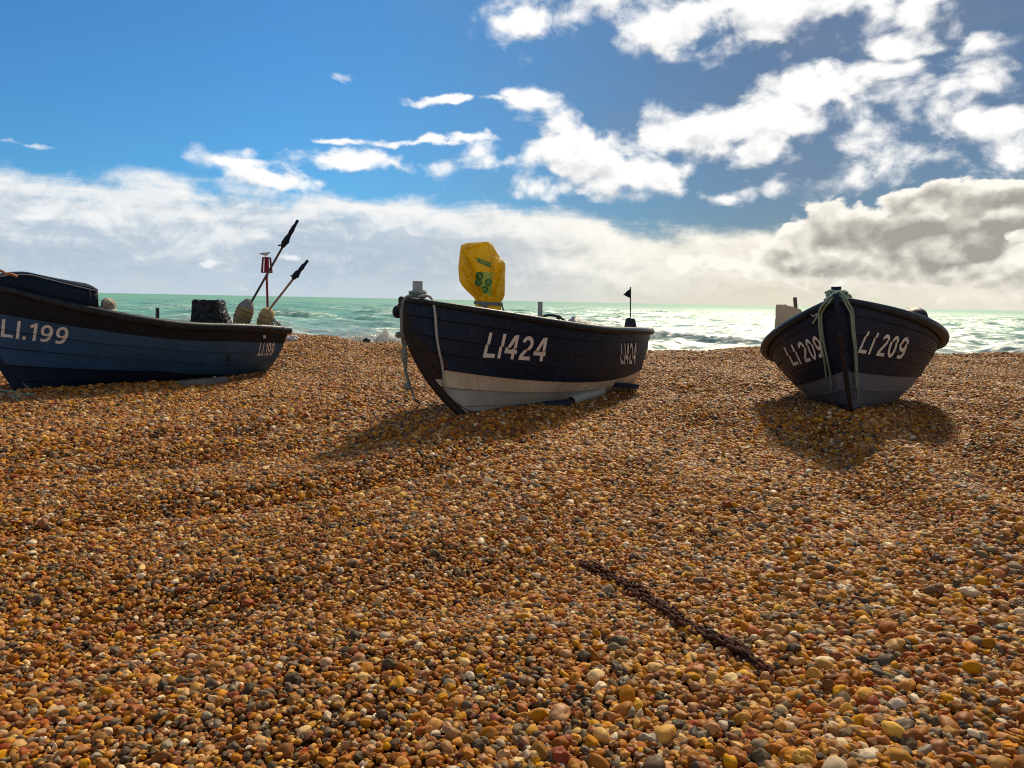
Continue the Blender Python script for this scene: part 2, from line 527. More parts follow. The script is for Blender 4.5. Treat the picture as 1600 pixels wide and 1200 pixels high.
STRAKES = {  # boundaries as functions of the paint line value q(t)
    'A': [lambda q, t: q * 0, lambda q, t: q * .17 * low(t), lambda q, t: q * .36 * low(t), lambda q, t: q * (.36 * low(t) * .67 + .33), lambda q, t: q * (.36 * low(t) * .33 + .67), lambda q, t: q, lambda q, t: q * 0 + 1],
    'B': [lambda q, t: q * 0, lambda q, t: q * .28, lambda q, t: q * .64, lambda q, t: q, lambda q, t: q + (1 - q) * .26, lambda q, t: q + (1 - q) * .50, lambda q, t: q + (1 - q) * .77, lambda q, t: q * 0 + 1],
    'C': [lambda q, t: q * 0, lambda q, t: q * .28, lambda q, t: q * .60, lambda q, t: q, lambda q, t: q + (1 - q) * .28, lambda q, t: q + (1 - q) * .54, lambda q, t: q + (1 - q) * .8, lambda q, t: q * 0 + 1],
}
LAPS = {'A': .014, 'B': .020, 'C': .011}
LAP_SHADOW = {'A': .0115, 'B': .0105, 'C': .0065}  # width of the painted shadow strip below each lap


def lap_off(kind, p, t, zf):
    q = paint_line(p, t)
    bs = np.stack([f(q, t) for f in STRAKES[kind]], 0)
    off = np.zeros_like(zf)
    for k in range(len(bs) - 1):
        inside = (zf >= bs[k]) & (zf <= bs[k + 1])
        v = (zf - bs[k]) / np.maximum(bs[k + 1] - bs[k], 1e-4)
        off = np.where(inside, LAPS[kind] * (1 - v), off)
    return off * np.clip((1 - t) / .04, .15, 1)


# keel lines in world space (the shingle is heaped to them)
KEELS = []
for _k, _p in BOATS.items():
    _m = boat_matrix(_p)
    a = _m @ Vector(hull_pt(_p, 0.12, 0.0)); b_ = _m @ Vector(hull_pt(_p, 1.0, 0.0))
    KEELS.append((np.array(a), np.array(b_)))

# ------------------------------------------------------------------ terrain
_lat = RNG.random((64, 64))


def vnoise(x, y, s):
    x = x / s + 500; y = y / s + 500
    xi = np.floor(x).astype(int); yi = np.floor(y).astype(int)
    fx = x - xi; fy = y - yi
    fx = fx * fx * (3 - 2 * fx); fy = fy * fy * (3 - 2 * fy)
    g = lambda i, j: _lat[(xi + i) % 64, (yi + j) % 64]
    return (g(0, 0) * (1 - fx) * (1 - fy) + g(1, 0) * fx * (1 - fy) + g(0, 1) * (1 - fx) * fy + g(1, 1) * fx * fy) - .5


CREST_PX = np.array([-900, 0, 300, 450, 520, 560, 640, 800, 1010, 1060, 1100, 1150, 1300, 1470, 1600, 2600])
CREST_REL = np.array([60, 58, 58, 62, 68, 74, 77, 77, 77, 78, 76, 72, 71, 73, 77, 76])
CREST_D = 18.0
SEA_Z = -1.6


def hz(x, y):
    x = np.asarray(x, float); y = np.asarray(y, float)
    px = 800 + x / np.maximum(y, 12.0) * FPX
    zc = CAM_H - np.interp(px, CREST_PX, CREST_REL) * CREST_D / FPX
    k = np.clip((y - 11.5) / (CREST_D - 11.5), 0, 1); k = k * k * (3 - 2 * k)
    over = np.maximum(y - CREST_D, 0)
    drop = np.where(over < 2.5, over * over * .022, .1375 + (over - 2.5) * .115)
    z = zc * k - np.minimum(drop, 2.6)
    amp = np.clip((30 - y) / 10, 0, 1)
    fade = np.clip((y - 1.2) / 2.5, .35, 1)
    z = z + amp * fade * (.19 * vnoise(x, y, 2.1) + .12 * vnoise(x + 31, y + 7, .8) + .018 * vnoise(x, y, .3))
    # long hollows dragged towards the water by boats being hauled up
    for (x0, y0, x1, y1, dpt, wd) in ((2.2, 4.2, 2.95, 7.2, -.12, .24), (2.55, 3.6, 3.35, 7.3, .09, .22), (3.3, 4.4, 4.1, 7.6, -.11, .26), (4.4, 4.6, 4.9, 7.4, -.09, .25),
                                      (1.1, 4.6, 1.9, 7.6, -.07, .3), (-3.4, 5.2, -1.0, 7.0, -.08, .3), (-2.6, 4.0, .0, 6.2, -.10, .22), (-4.6, 5.2, -2.4, 7.0, -.09, .25), (-.2, 3.0, 1.0, 5.6, -.07, .22), (3.0, 2.8, 4.6, 5.4, -.08, .25),
                                      (-1.7, 4.6, .1, 6.8, -.09, .3), (-3.0, 3.2, -1.4, 5.2, .05, .35), (-1.2, 2.9, -.3, 3.4, -.05, .3), (1.7, 3.0, 2.3, 5.2, -.06, .25)):
        d = np.array([x1 - x0, y1 - y0]); l2 = d @ d
        s = ((x - x0) * d[0] + (y - y0) * d[1]) / l2
        sc = np.clip(s, 0, 1)
        r2 = (x - x0 - sc * d[0]) ** 2 + (y - y0 - sc * d[1]) ** 2
        z = z + dpt * np.exp(-r2 / (wd * wd))
    for a, b in KEELS:
        d = b[:2] - a[:2]; l2 = d @ d
        s = np.clip(((x - a[0]) * d[0] + (y - a[1]) * d[1]) / l2, 0, 1)
        r2 = (x - a[0] - s * d[0]) ** 2 + (y - a[1] - s * d[1]) ** 2
        tgt = a[2] + s * (b[2] - a[2]) + .055
        w = np.exp(-(r2 / .42) ** 1.3)
        z = z * (1 - w) + tgt * w
    return z


def gp(px, py):
    d = ray(px, py); o = Vector((0, 0, CAM_H)); s = 1.0
    lo, hi = .5, 40
    k = .5
    while k < 60:
        q = o + d * k
        if q.z <= float(hz(q.x, q.y)): break
        k += .02
    return o + d * k


# ------------------------------------------------------------------ ground sheet
PAL = [((.34, .155, .034), 5), ((.40, .205, .058), 5), ((.24, .098, .022), 5), ((.45, .265, .092), 4), ((.28, .150, .055), 4), ((.17, .080, .024), 4), ((.52, .36, .17), 1.8),
       ((.115, .082, .042), 2.2), ((.15, .112, .064), 1.6), ((.062, .046, .028), 2.0), ((.40, .16, .034), 1.6), ((.21, .165, .105), 1), ((.50, .40, .26), .6), ((.28, .095, .032), 1.0)]


def palette_stops(seed=3):
    rs = np.random.default_rng(seed)
    items = []
    for c, w in PAL: items += [c] * max(1, int(round(w * 30 / sum(w for _, w in PAL))))
    rs.shuffle(items)
    items = items[:32]
    return [(i / len(items), tuple(items[i])) for i in range(len(items))]


def ground_material():
    m, t, b = mat('shingle_bed')
    co = t.n('ShaderNodeTexCoord').outputs['Object']
    vo = t.n('ShaderNodeTexVoronoi', feature='F1'); t.put(vo.inputs['Vector'], co); vo.inputs['Scale'].default_value = 34
    r = t.sep(vo.outputs['Color'])[0]
    c = t.ramp(r, palette_stops(5), 'CONSTANT')
    d = t.step(vo.outputs['Distance'], .25, .75)
    hs = t.n('ShaderNodeHueSaturation'); hs.inputs['Hue'].default_value = .492; hs.inputs['Saturation'].default_value = 1.1; hs.inputs['Value'].default_value = .8; t.put(hs.inputs['Color'], c)
    c = t.mix(.35, hs.outputs[0], (.13, .065, .022))
    b.inputs['Specular IOR Level'].default_value = .1
    t.put(b.inputs['Base Color'], c); b.inputs['Roughness'].default_value = .7
    t.put(b.inputs['Normal'], t.bump(t.sub(1, vo.outputs['Distance']), 1.0, .03))
    return m


def build_ground():
    ys = np.concatenate([np.linspace(-30, 0, 12)[:-1], np.arange(0, 16, .07), np.arange(16, 30, .2), np.linspace(30, 60, 20)])
    xs = np.concatenate([np.linspace(-90, -16, 18)[:-1], np.arange(-16, 16, .09), np.linspace(16, 90, 18)])
    X, Y = np.meshgrid(xs, ys, indexing='ij')
    Z = hz(X, Y) - .012
    Z = np.where(Y > 40, np.minimum(Z, SEA_Z - .5), Z)
    mb = MB(); mb.grid(np.stack([X, Y, Z], -1))
    o = mb.build('ground', ground_material())
    tag(o, 'shingle beach rising to a low crest', None, None, 'structure')


# ------------------------------------------------------------------ pebbles (geometry-node scatter, one object)
def pebble_material():
    m, t, b = mat('beach_pebble')
    rnd = t.n('ShaderNodeObjectInfo').outputs['Random']
    co = t.n('ShaderNodeTexCoord').outputs['Object']
    c = t.ramp(rnd, palette_stops(3), 'CONSTANT')
    r2 = t.m('FRACT', t.mul(rnd, 37.17)); r3 = t.m('FRACT', t.mul(rnd, 91.73))
    n = t.noise(co, 3.2, 5, .65, .4, '4D', t.mul(rnd, 40.0))
    hsv = t.n('ShaderNodeHueSaturation')
    t.put(hsv.inputs['Hue'], t.mad(r2, .03, .477)); t.put(hsv.inputs['Saturation'], t.mad(r3, .25, .96))
    t.put(hsv.inputs['Value'], t.mad(r2, .72, .84)); t.put(hsv.inputs['Color'], c)
    c = t.mix(t.mul(t.step(n, .48, .72), t.mul(r3, .75)), hsv.outputs[0], t.mix(r2, (.52, .42, .29), (.16, .085, .04)))
    fine = t.noise(co, 14, 3, .6, 0, '4D', t.mul(rnd, 17.0))
    c = t.mix(t.mul(t.step(fine, .5, .8), .35), c, (.12, .08, .05))
    t.put(b.inputs['Base Color'], c)
    t.put(b.inputs['Roughness'], t.mad(r3, .3, .42))
    b.inputs['Specular IOR Level'].default_value = .12
    t.put(b.inputs['Normal'], t.bump(t.add(fine, n), .12, .05))
    return m


def build_pebbles():
    pts, scl = [], []
    half_w = lambda D: .70 * D + 2.2
    D = 1.35
    while D < 21.0:
        s = .0190 if D < 4 else min(.0190 + (D - 4) * .0021, .046)
        if D > 17.5: s = .06
        hw = half_w(D) if D < 17 else half_w(17)
        n = int(2 * hw / s)
        x = -hw + (np.arange(n) + RNG.random(n)) * s
        y = D + (RNG.random(n) - .5) * s * 1.3
        mean = s * 1.12
        size = mean * np.exp(RNG.normal(0, .32, n)) * (1 + .45 * vnoise(x, y, 1.6) + .3 * vnoise(x + 9, y, .5))
        pts.append(np.stack([x, y, np.zeros(n)], 1)); scl.append(size)
        # loose larger stones on top
        k = int(n * .10)
        x = (RNG.random(k) * 2 - 1) * hw; y2 = D + (RNG.random(k) - .5) * s
        patch = np.clip(.95 + .7 * vnoise(x, y2, 1.1), .6, 1.3)
        size = mean * np.exp(RNG.normal(.30, .26, k)) * patch
        pts.append(np.stack([x, y2, size * .18], 1)); scl.append(size)
        D += s * .86
    P = np.concatenate(pts); sz = np.minimum(np.concatenate(scl), .058)
    P[:, 2] += hz(P[:, 0], P[:, 1]) + sz * .10 + (RNG.random(len(P)) - .5) * .016
    # leave out stones that would poke up inside a hull
    keep = np.ones(len(P), bool)
    for k, p in BOATS.items():
        inv = np.array(boat_matrix(p).inverted())
        L = P @ inv[:3, :3].T + inv[:3, 3]
        tt = np.clip((L[:, 0] + p['L'] / 2) / p['L'], 0, 1)
        yy = np.abs(L[:, 1]); 
        zf = np.clip(L[:, 2] / .85, 0, 1)
        hy = hull_pt(p, tt, zf)[:, 1]
        inside = (L[:, 0] > -p['L'] / 2) & (L[:, 0] < p['L'] / 2 - .25) & (yy < hy - .06) & (L[:, 2] > 0.0)
        keep &= ~inside
    P = P[keep]; sz = sz[keep]; N = len(P)
    flat = .52 + .38 * RNG.random(N); wid = .62 + .36 * RNG.random(N)
    SC = np.stack([sz * 1.22, sz * wid * 1.12, sz * flat * 1.1], 1)
    tilt = RNG.normal(0, .33, (N, 2))
    ROT = np.stack([tilt[:, 0], tilt[:, 1], RNG.random(N) * 6.283], 1)
    me = bpy.data.meshes.new('pebbles')
    me.vertices.add(N); me.vertices.foreach_set('co', P.astype(np.float32).ravel())
    for nm, ty, arr in (('rot', 'FLOAT_VECTOR', ROT), ('scl', 'FLOAT_VECTOR', SC)):
        a = me.attributes.new(nm, ty, 'POINT'); a.data.foreach_set('vector', arr.astype(np.float32).ravel())
    a = me.attributes.new('pick', 'INT', 'POINT'); a.data.foreach_set('value', RNG.integers(0, 10, N).astype(np.int32))
    pm = pebble_material()
    o = link('pebbles', me, pm)
    tag(o, 'mixed brown, tan and grey flint pebbles covering the beach', 'pebbles', None, 'stuff')
    g = bpy.data.node_groups.new('pebble_scatter', 'GeometryNodeTree')
    g.interface.new_socket('Geometry', in_out='INPUT', socket_type='NodeSocketGeometry')
    g.interface.new_socket('Geometry', in_out='OUTPUT', socket_type='NodeSocketGeometry')
    N_ = g.nodes; Lk = g.links.new
    gi = N_.new('NodeGroupInput'); go = N_.new('NodeGroupOutput')
    join = N_.new('GeometryNodeJoinGeometry')
    for i in reversed(range(10)):
        ico = N_.new('GeometryNodeMeshIcoSphere'); ico.inputs['Radius'].default_value = .5; ico.inputs['Subdivisions'].default_value = 3
        pos = N_.new('GeometryNodeInputPosition')
        va = N_.new('ShaderNodeVectorMath'); va.operation = 'ADD'; va.inputs[1].default_value = (i * 7.3, i * 3.1, 0)
        no = N_.new('ShaderNodeTexNoise'); no.inputs['Scale'].default_value = 1.15 + .09 * i; no.inputs['Detail'].default_value = 1.2 + .1 * i
        ad = N_.new('ShaderNodeVectorMath'); ad.operation = 'SUBTRACT'; ad.inputs[1].default_value = (.5, .5, .5)
        sc = N_.new('ShaderNodeVectorMath'); sc.operation = 'SCALE'; sc.inputs['Scale'].default_value = .50 if i % 3 else .72
        sp = N_.new('GeometryNodeSetPosition'); sm = N_.new('GeometryNodeSetMaterial'); sm.inputs['Material'].default_value = pm
        ss = N_.new('GeometryNodeSetShadeSmooth'); g2 = N_.new('GeometryNodeGeometryToInstance')
        Lk(pos.outputs[0], va.inputs[0]); Lk(va.outputs[0], no.inputs['Vector']); Lk(no.outputs['Color'], ad.inputs[0])
        Lk(ad.outputs[0], sc.inputs[0]); Lk(ico.outputs['Mesh'], sp.inputs['Geometry']); Lk(sc.outputs[0], sp.inputs['Offset'])
        Lk(sp.outputs[0], ss.inputs['Geometry']); Lk(ss.outputs[0], sm.inputs['Geometry']); Lk(sm.outputs[0], g2.inputs[0]); Lk(g2.outputs[0], join.inputs[0])
    iop = N_.new('GeometryNodeInstanceOnPoints'); iop.inputs['Pick Instance'].default_value = True

    def attr(nm, ty):
        a = N_.new('GeometryNodeInputNamedAttribute'); a.data_type = ty; a.inputs['Name'].default_value = nm
        return a.outputs['Attribute']
    e2r = N_.new('FunctionNodeEulerToRotation'); Lk(attr('rot', 'FLOAT_VECTOR'), e2r.inputs[0])
    Lk(gi.outputs[0], iop.inputs['Points']); Lk(join.outputs[0], iop.inputs['Instance'])
    Lk(attr('pick', 'INT'), iop.inputs['Instance Index']); Lk(e2r.outputs[0], iop.inputs['Rotation']); Lk(attr('scl', 'FLOAT_VECTOR'), iop.inputs['Scale'])
    Lk(iop.outputs[0], go.inputs[0])
    md = o.modifiers.new('scatter', 'NODES'); md.node_group = g
    print('pebbles', N)


# ------------------------------------------------------------------ sea
def sea_material():
    m, t, b = mat('sea_water')
    geo = t.n('ShaderNodeNewGeometry').outputs['Position']
    x, y, z = t.sep(geo)
    vx = t.xyz(t.mul(x, .35), y, 0)
    near = t.step(y, 34, 120)                                   # 0 at the shore, 1 offshore
    lg = t.noise(t.xyz(t.mul(x, .03), t.mul(y, .055), 0), 1.0, 5, .6)
    c = t.mix(near, (.28, .37, .36), (.13, .345, .25))
    c = t.mix(t.mul(t.step(lg, .45, .68), .7), c, (.14, .36, .32))
    c = t.mix(t.mul(t.step(t.noise(t.xyz(t.mul(x, .12), t.mul(y, .35), 3), 1.0, 4, .6), .6, .75), .45), c, (.30, .34, .20))
    # torn whitecaps and foam lines
    f1 = t.noise(t.xyz(t.mul(x, .22), t.mul(y, .42), 0), 1.0, 8, .70, .5)
    f2 = t.noise(t.xyz(t.mul(x, 1.1), t.mul(y, 2.2), 0), 1.0, 5, .7)
    foam = t.step(t.add(f1, t.mul(t.sub(f2, .5), .40)), .735, .79)
    at_ = t.n('ShaderNodeAttribute', attribute_name='foam')
    foam = t.m('MAXIMUM', t.mul(foam, .8), t.mul(at_.outputs['Fac'], t.step(f2, .46, .62, 0.0, .7)))
    c = t.mix(foam, c, (.80, .80, .74))
    t.put(b.inputs['Base Color'], c)
    b.inputs['IOR'].default_value = 1.33
    b.inputs['Specular IOR Level'].default_value = .75
    t.put(b.inputs['Roughness'], t.mix(foam, (.36, .36, .36), (.8, .8, .8)))
    dist = t.step(y, 40, 900, 0.0, 1.0)
    t.put(b.inputs['Roughness'], t.mix(foam, t.xyz(*[t.mad(dist, .24, .44)] * 3), (.8, .8, .8)))
    # wave slopes at several sizes, added to the shape of the mesh
    def slope(sc, sx, seed):
        nd = t.n('ShaderNodeTexNoise', noise_dimensions='3D')
        t.put(nd.inputs['Vector'], t.xyz(t.mul(x, sx), y, seed)); nd.inputs['Scale'].default_value = sc
        nd.inputs['Detail'].default_value = 4; nd.inputs['Roughness'].default_value = .6
        v = t.n('ShaderNodeVectorMath', operation='SUBTRACT'); t.put(v.inputs[0], nd.outputs['Color']); v.inputs[1].default_value = (.5, .5, .5)
        return v.outputs[0]
    acc = t.n('ShaderNodeNewGeometry').outputs['Normal']
    for sc, sx, seed, k in ((.07, .22, 1, .60), (.45, .25, 4, .90), (2.6, .4, 7, 1.0)):
        v = t.n('ShaderNodeVectorMath', operation='MULTIPLY_ADD'); t.put(v.inputs[0], slope(sc, sx, seed)); v.inputs[1].default_value = (k * 1.6, k * 1.3, 0)
        t.put(v.inputs[2], acc); acc = v.outputs[0]
    nn = t.n('ShaderNodeVectorMath', operation='NORMALIZE'); t.put(nn.inputs[0], acc)
    t.put(b.inputs['Normal'], nn.outputs[0])
    return m


def build_sea():
    D = np.concatenate([np.exp(np.linspace(math.log(28), math.log(400), 420)), np.exp(np.linspace(math.log(400), math.log(40000), 60))[1:]])
    A = np.linspace(R(-62), R(62), 620)
    DD, AA = np.meshgrid(D, A, indexing='ij')
    X = DD * np.tan(AA); Y = DD.copy()
    Z = np.full_like(X, SEA_Z); FO = np.zeros_like(X)
    rs = np.random.default_rng(4)
    H = np.zeros_like(X)
    for k in range(34):
        lam = 1.6 * (1.16 ** k) if k < 17 else 2.2 * (1.14 ** (k - 17))
        ang = R(-90) + rs.normal(0, .45)
        kx, ky = math.cos(ang) * 2 * math.pi / lam, math.sin(ang) * 2 * math.pi / lam
        amp = .013 * lam ** .92 * rs.uniform(.6, 1.3)
        res = np.clip(1.6 - (DD * .013) / (lam * .30), 0, 1)    # drop waves the grid cannot carry
        ph = kx * X + ky * Y + rs.uniform(0, 6.28)
        s = np.sin(ph)
        H += amp * res * (s + .35 * np.sin(2 * ph + 1.57))
    grp = .6 + .8 * np.clip(vnoise(X, Y, 14) + .5, 0, 1)
    H *= grp
    shore = np.clip((DD - 33) / 6, .25, 1)
    Z = SEA_Z + np.clip(H * shore, -.5, .85)
    FO = np.clip((H - .36) / .2, 0, 1) * np.clip((300 - DD) / 200, 0, 1)
    mb = MB(); mb.grid(np.stack([X, Y, Z], -1), flip=False)
    o = mb.build('sea', sea_material())
    a = o.data.attributes.new('foam', 'FLOAT', 'POINT'); a.data.foreach_set('value', FO.astype(np.float32).ravel())
    if o.data.polygons[0].normal.z < 0: o.data.flip_normals()
    tag(o, 'choppy green sea reaching to the horizon', None, None, 'structure')


def build_surf():
    m, t, b = mat('surf_foam')
    co = t.n('ShaderNodeTexCoord').outputs['Object']
    n = t.noise(co, 3.0, 6, .7)
    t.put(b.inputs['Base Color'], t.mix(t.step(n, .35, .65), (.62, .66, .64), (.86, .85, .80)))
    b.inputs['Roughness'].default_value = .9
    t.put(b.inputs['Normal'], t.bump(n, .5, .1))
    tr = t.n('ShaderNodeBsdfTranslucent'); tr.inputs['Color'].default_value = (.86, .86, .82, 1)
    mx = t.n('ShaderNodeMixShader'); mx.inputs[0].default_value = .62
    t.t.links.new(b.outputs[0], mx.inputs[1]); t.t.links.new(tr.outputs[0], mx.inputs[2]); t.t.links.new(mx.outputs[0], m.node_tree.nodes['Material Output'].inputs['Surface'])
    rs = np.random.default_rng(9)
    mb = MB()

    def ridge(px0, px1, D0, hts, wid):
        n = 130; prof = 15
        P = np.zeros((n, prof, 3))
        for i in range(n):
            f = i / (n - 1)
            px = px0 + (px1 - px0) * f
            base = at(px, 520, D0 + .5 * math.sin(f * 9))
            h = np.interp(f, np.linspace(0, 1, len(hts)), hts) * (1 + .3 * mnoise.fractal(Vector((base.x * 1.2, D0, 3)), 1, 2.1, 4))
            for j in range(prof):
                g = j / (prof - 1) * math.pi
                v = mnoise.fractal(Vector((base.x * 2.3, j * .33, D0)), .9, 2.1, 5) * .5 + mnoise.noise(Vector((base.x * 5.0, j * .8, D0))) * .18
                rr = 1 + .9 * v
                P[i, j] = (base.x + .25 * v, base.y - math.cos(g) * wid * rr, SEA_Z - .1 + h * math.sin(g) ** 1.3 * max(rr, .25) + .05)
        mb.grid(P)
    ridge(505, 690, 36.0, [.0, .55, .80, .90, .92, .88, .96, .92, .85, .72, .85, .7, .1], .8)
    ridge(480, 720, 34.6, [.0, .1, .2, .3, .4, .35, .45, .4, .4, .3, .4, .1], .7)
    ridge(1010, 1230, 35.0, [.0, .2, .35, .25, .3, .2, .3, .15, 0], .6)
    # flung spray: many fine drops gathered in plumes
    OCT_V = [(1, 0, 0), (-1, 0, 0), (0, 1, 0), (0, -1, 0), (0, 0, 1), (0, 0, -1)]
    OCT_F = [(0, 2, 4), (2, 1, 4), (1, 3, 4), (3, 0, 4), (2, 0, 5), (1, 2, 5), (3, 1, 5), (0, 3, 5)]
    plumes = [(597, 15, 1.6, 5200), (583, 10, 1.2, 1500), (567, 14, 1.5, 3600), (547, 14, 1.4, 3200), (622, 16, 1.35, 2800), (648, 14, 1.3, 1900), (528, 14, 1.15, 1500)]
    for (pc, sg, hh, cnt) in plumes:
        for k in range(cnt):
            g = rs.normal(0, 1)
            px = pc + sg * g
            p = at(px, 520, 36.0 + rs.normal(0, .35))
            hmax = hh * math.exp(-.35 * g * g) * (.75 + .45 * mnoise.noise(Vector((px * .35, 1, 2))))
            zz = SEA_Z + .05 + hmax * (1 - (1 - rs.random()) ** .55)
            r = rs.uniform(.012, .055) * (1.25 - .7 * (zz - SEA_Z) / 1.5)
            b0 = len(mb.V)
            mb.V += [(p.x + vx * r, p.y + vy * r, zz + vz * r) for vx, vy, vz in OCT_V]
            mb.F += [tuple(b0 + q for q in f) for f in OCT_F]; mb.M += [0] * 8
    o = mb.build('surf', m)
    tag(o, 'white surf breaking below the shingle crest', 'surf', None, 'stuff')


# ------------------------------------------------------------------ lettering strokes
def arc(cx, cy, rx, ry, a0, a1, n=14):
    return [(cx + rx * math.cos(R(a0 + (a1 - a0) * i / n)), cy + ry * math.sin(R(a0 + (a1 - a0) * i / n))) for i in range(n + 1)]


W_ = .155
GLYPH = {
    'L': (.62, [[(.09, 0), (.09, 1)], [(.17, .085), (.60, .085)]]),
    'I': (.24, [[(.11, 0), (.11, 1)]]),
    '.': (.22, [[(.10, 0), (.10, .17)]]),
    ' ': (.16, []),
    '1': (.42, [[(.27, 0), (.27, 1)], [(.02, .76), (.2, .90)]]),
    '4': (.66, [[(.46, 0), (.46, 1)], [(.38, .95), (.06, .36)], [(.0, .30), (.64, .30)]]),
    '2': (.64, [arc(.30, .70, .22, .22, 170, -40, 16) + [(.10, .13)], [(.03, .075), (.60, .075)]]),
    '9': (.64, [arc(.30, .66, .215, .26, 0, 360, 24), [(.515, .66), (.515, .5), (.46, .26), (.36, .12), (.2, .075), (.06, .12)]]),
    '0': (.64, [arc(.30, .5, .215, .425, 0, 360, 30)]),
}


def resample(pl, step):
    out = [pl[0]]
    for a, b in zip(pl, pl[1:]):
        L = math.hypot(b[0] - a[0], b[1] - a[1]); n = max(1, int(L / step))
        out += [(a[0] + (b[0] - a[0]) * i / n, a[1] + (b[1] - a[1]) * i / n) for i in range(1, n + 1)]
    return out


def text_strips(text, width=W_, step=.035):
    """list of (left, right) vertex strips in text space, and total advance"""
    strips = []; x = 0
    for ch in text:
        adv, pls = GLYPH[ch]
        for pl in pls:
            pl = resample(pl, step)
            closed = math.hypot(pl[0][0] - pl[-1][0], pl[0][1] - pl[-1][1]) < 1e-6
            rows = []
            for i, p in enumerate(pl):
                a = pl[i - 1] if i else (pl[-2] if closed else pl[0])
                c = pl[i + 1] if i < len(pl) - 1 else (pl[1] if closed else pl[-1])
                tx, ty = c[0] - a[0], c[1] - a[1]; l = math.hypot(tx, ty) or 1
                nx, ny = -ty / l * width / 2, tx / l * width / 2
                rows.append([(p[0] + nx * s + x, p[1] + ny * s) for s in (-1, -.33, .33, 1)])
            strips.append(rows)
        x += adv + .10
    return strips, x - .10


def pick_hull(kind, p, px, py, side):
    """hull coordinates (t, zf) seen at a photo pixel"""
    m = np.array(boat_matrix(p))
    t0, t1, z0, z1 = 0., 1., .05, 1.
    for it in range(4):
        T, Z = np.meshgrid(np.linspace(t0, t1, 60), np.linspace(z0, z1, 60), indexing='ij')
        q = proj(hull_pt(p, T, Z, side) @ m[:3, :3].T + m[:3, 3])
        d = np.hypot(q[..., 0] - px, q[..., 1] - py)
        W = hull_pt(p, T, Z, side) @ m[:3, :3].T + m[:3, 3]
        nrm = hull_nrm(p, T, Z, side) @ m[:3, :3].T
        d = d + 500 * (((np.array([0, 0, CAM_H]) - W) * nrm).sum(-1) < 0)
        i, j = np.unravel_index(d.argmin(), d.shape)
        t, z = T[i, j], Z[i, j]
        dt, dz = (t1 - t0) / 20, (z1 - z0) / 20
        t0, t1, z0, z1 = max(t - dt, 0), min(t + dt, 1), max(z - dz, .02), min(z + dz, 1)
    return np.array([t, z])


def lettering(kind, p, parent, text, quad, side, label):
    TL, BL, TR, BR = [np.array(q, float) for q in quad]
    us = np.linspace(0, 1, 9); vs = np.linspace(0, 1, 4)
    G = np.array([[pick_hull(kind, p, *((BL * (1 - u) + BR * u) * (1 - v) + (TL * (1 - u) + TR * u) * v), side) for v in vs] for u in us])
    strips, adv = text_strips(text)
    mb = MB(); lift = 0
    for rows in strips:
        uv = np.array(rows)
        u = uv[..., 0] / adv; v = uv[..., 1]
        fu = np.clip(u, 0, .9999) * 8; fv = np.clip(v, 0, .9999) * 3
        iu, iv = fu.astype(int), fv.astype(int); fu = (fu - iu)[..., None]; fv = (fv - iv)[..., None]
        TZ = (G[iu, iv] * (1 - fu) + G[iu + 1, iv] * fu) * (1 - fv) + (G[iu, iv + 1] * (1 - fu) + G[iu + 1, iv + 1] * fu) * fv
        t, z = np.clip(TZ[..., 0], 0.002, .998), np.clip(TZ[..., 1], .02, .995)
        P = hull_pt(p, t, z, side) + hull_nrm(p, t, z, side) * (lap_off(kind, p, t, z) + .004 + lift)[..., None]
        lift += .0008
        mb.grid(P)
    o = mb.build('lettering', M['white_letter'], parent)
    o['label'] = label
    return o


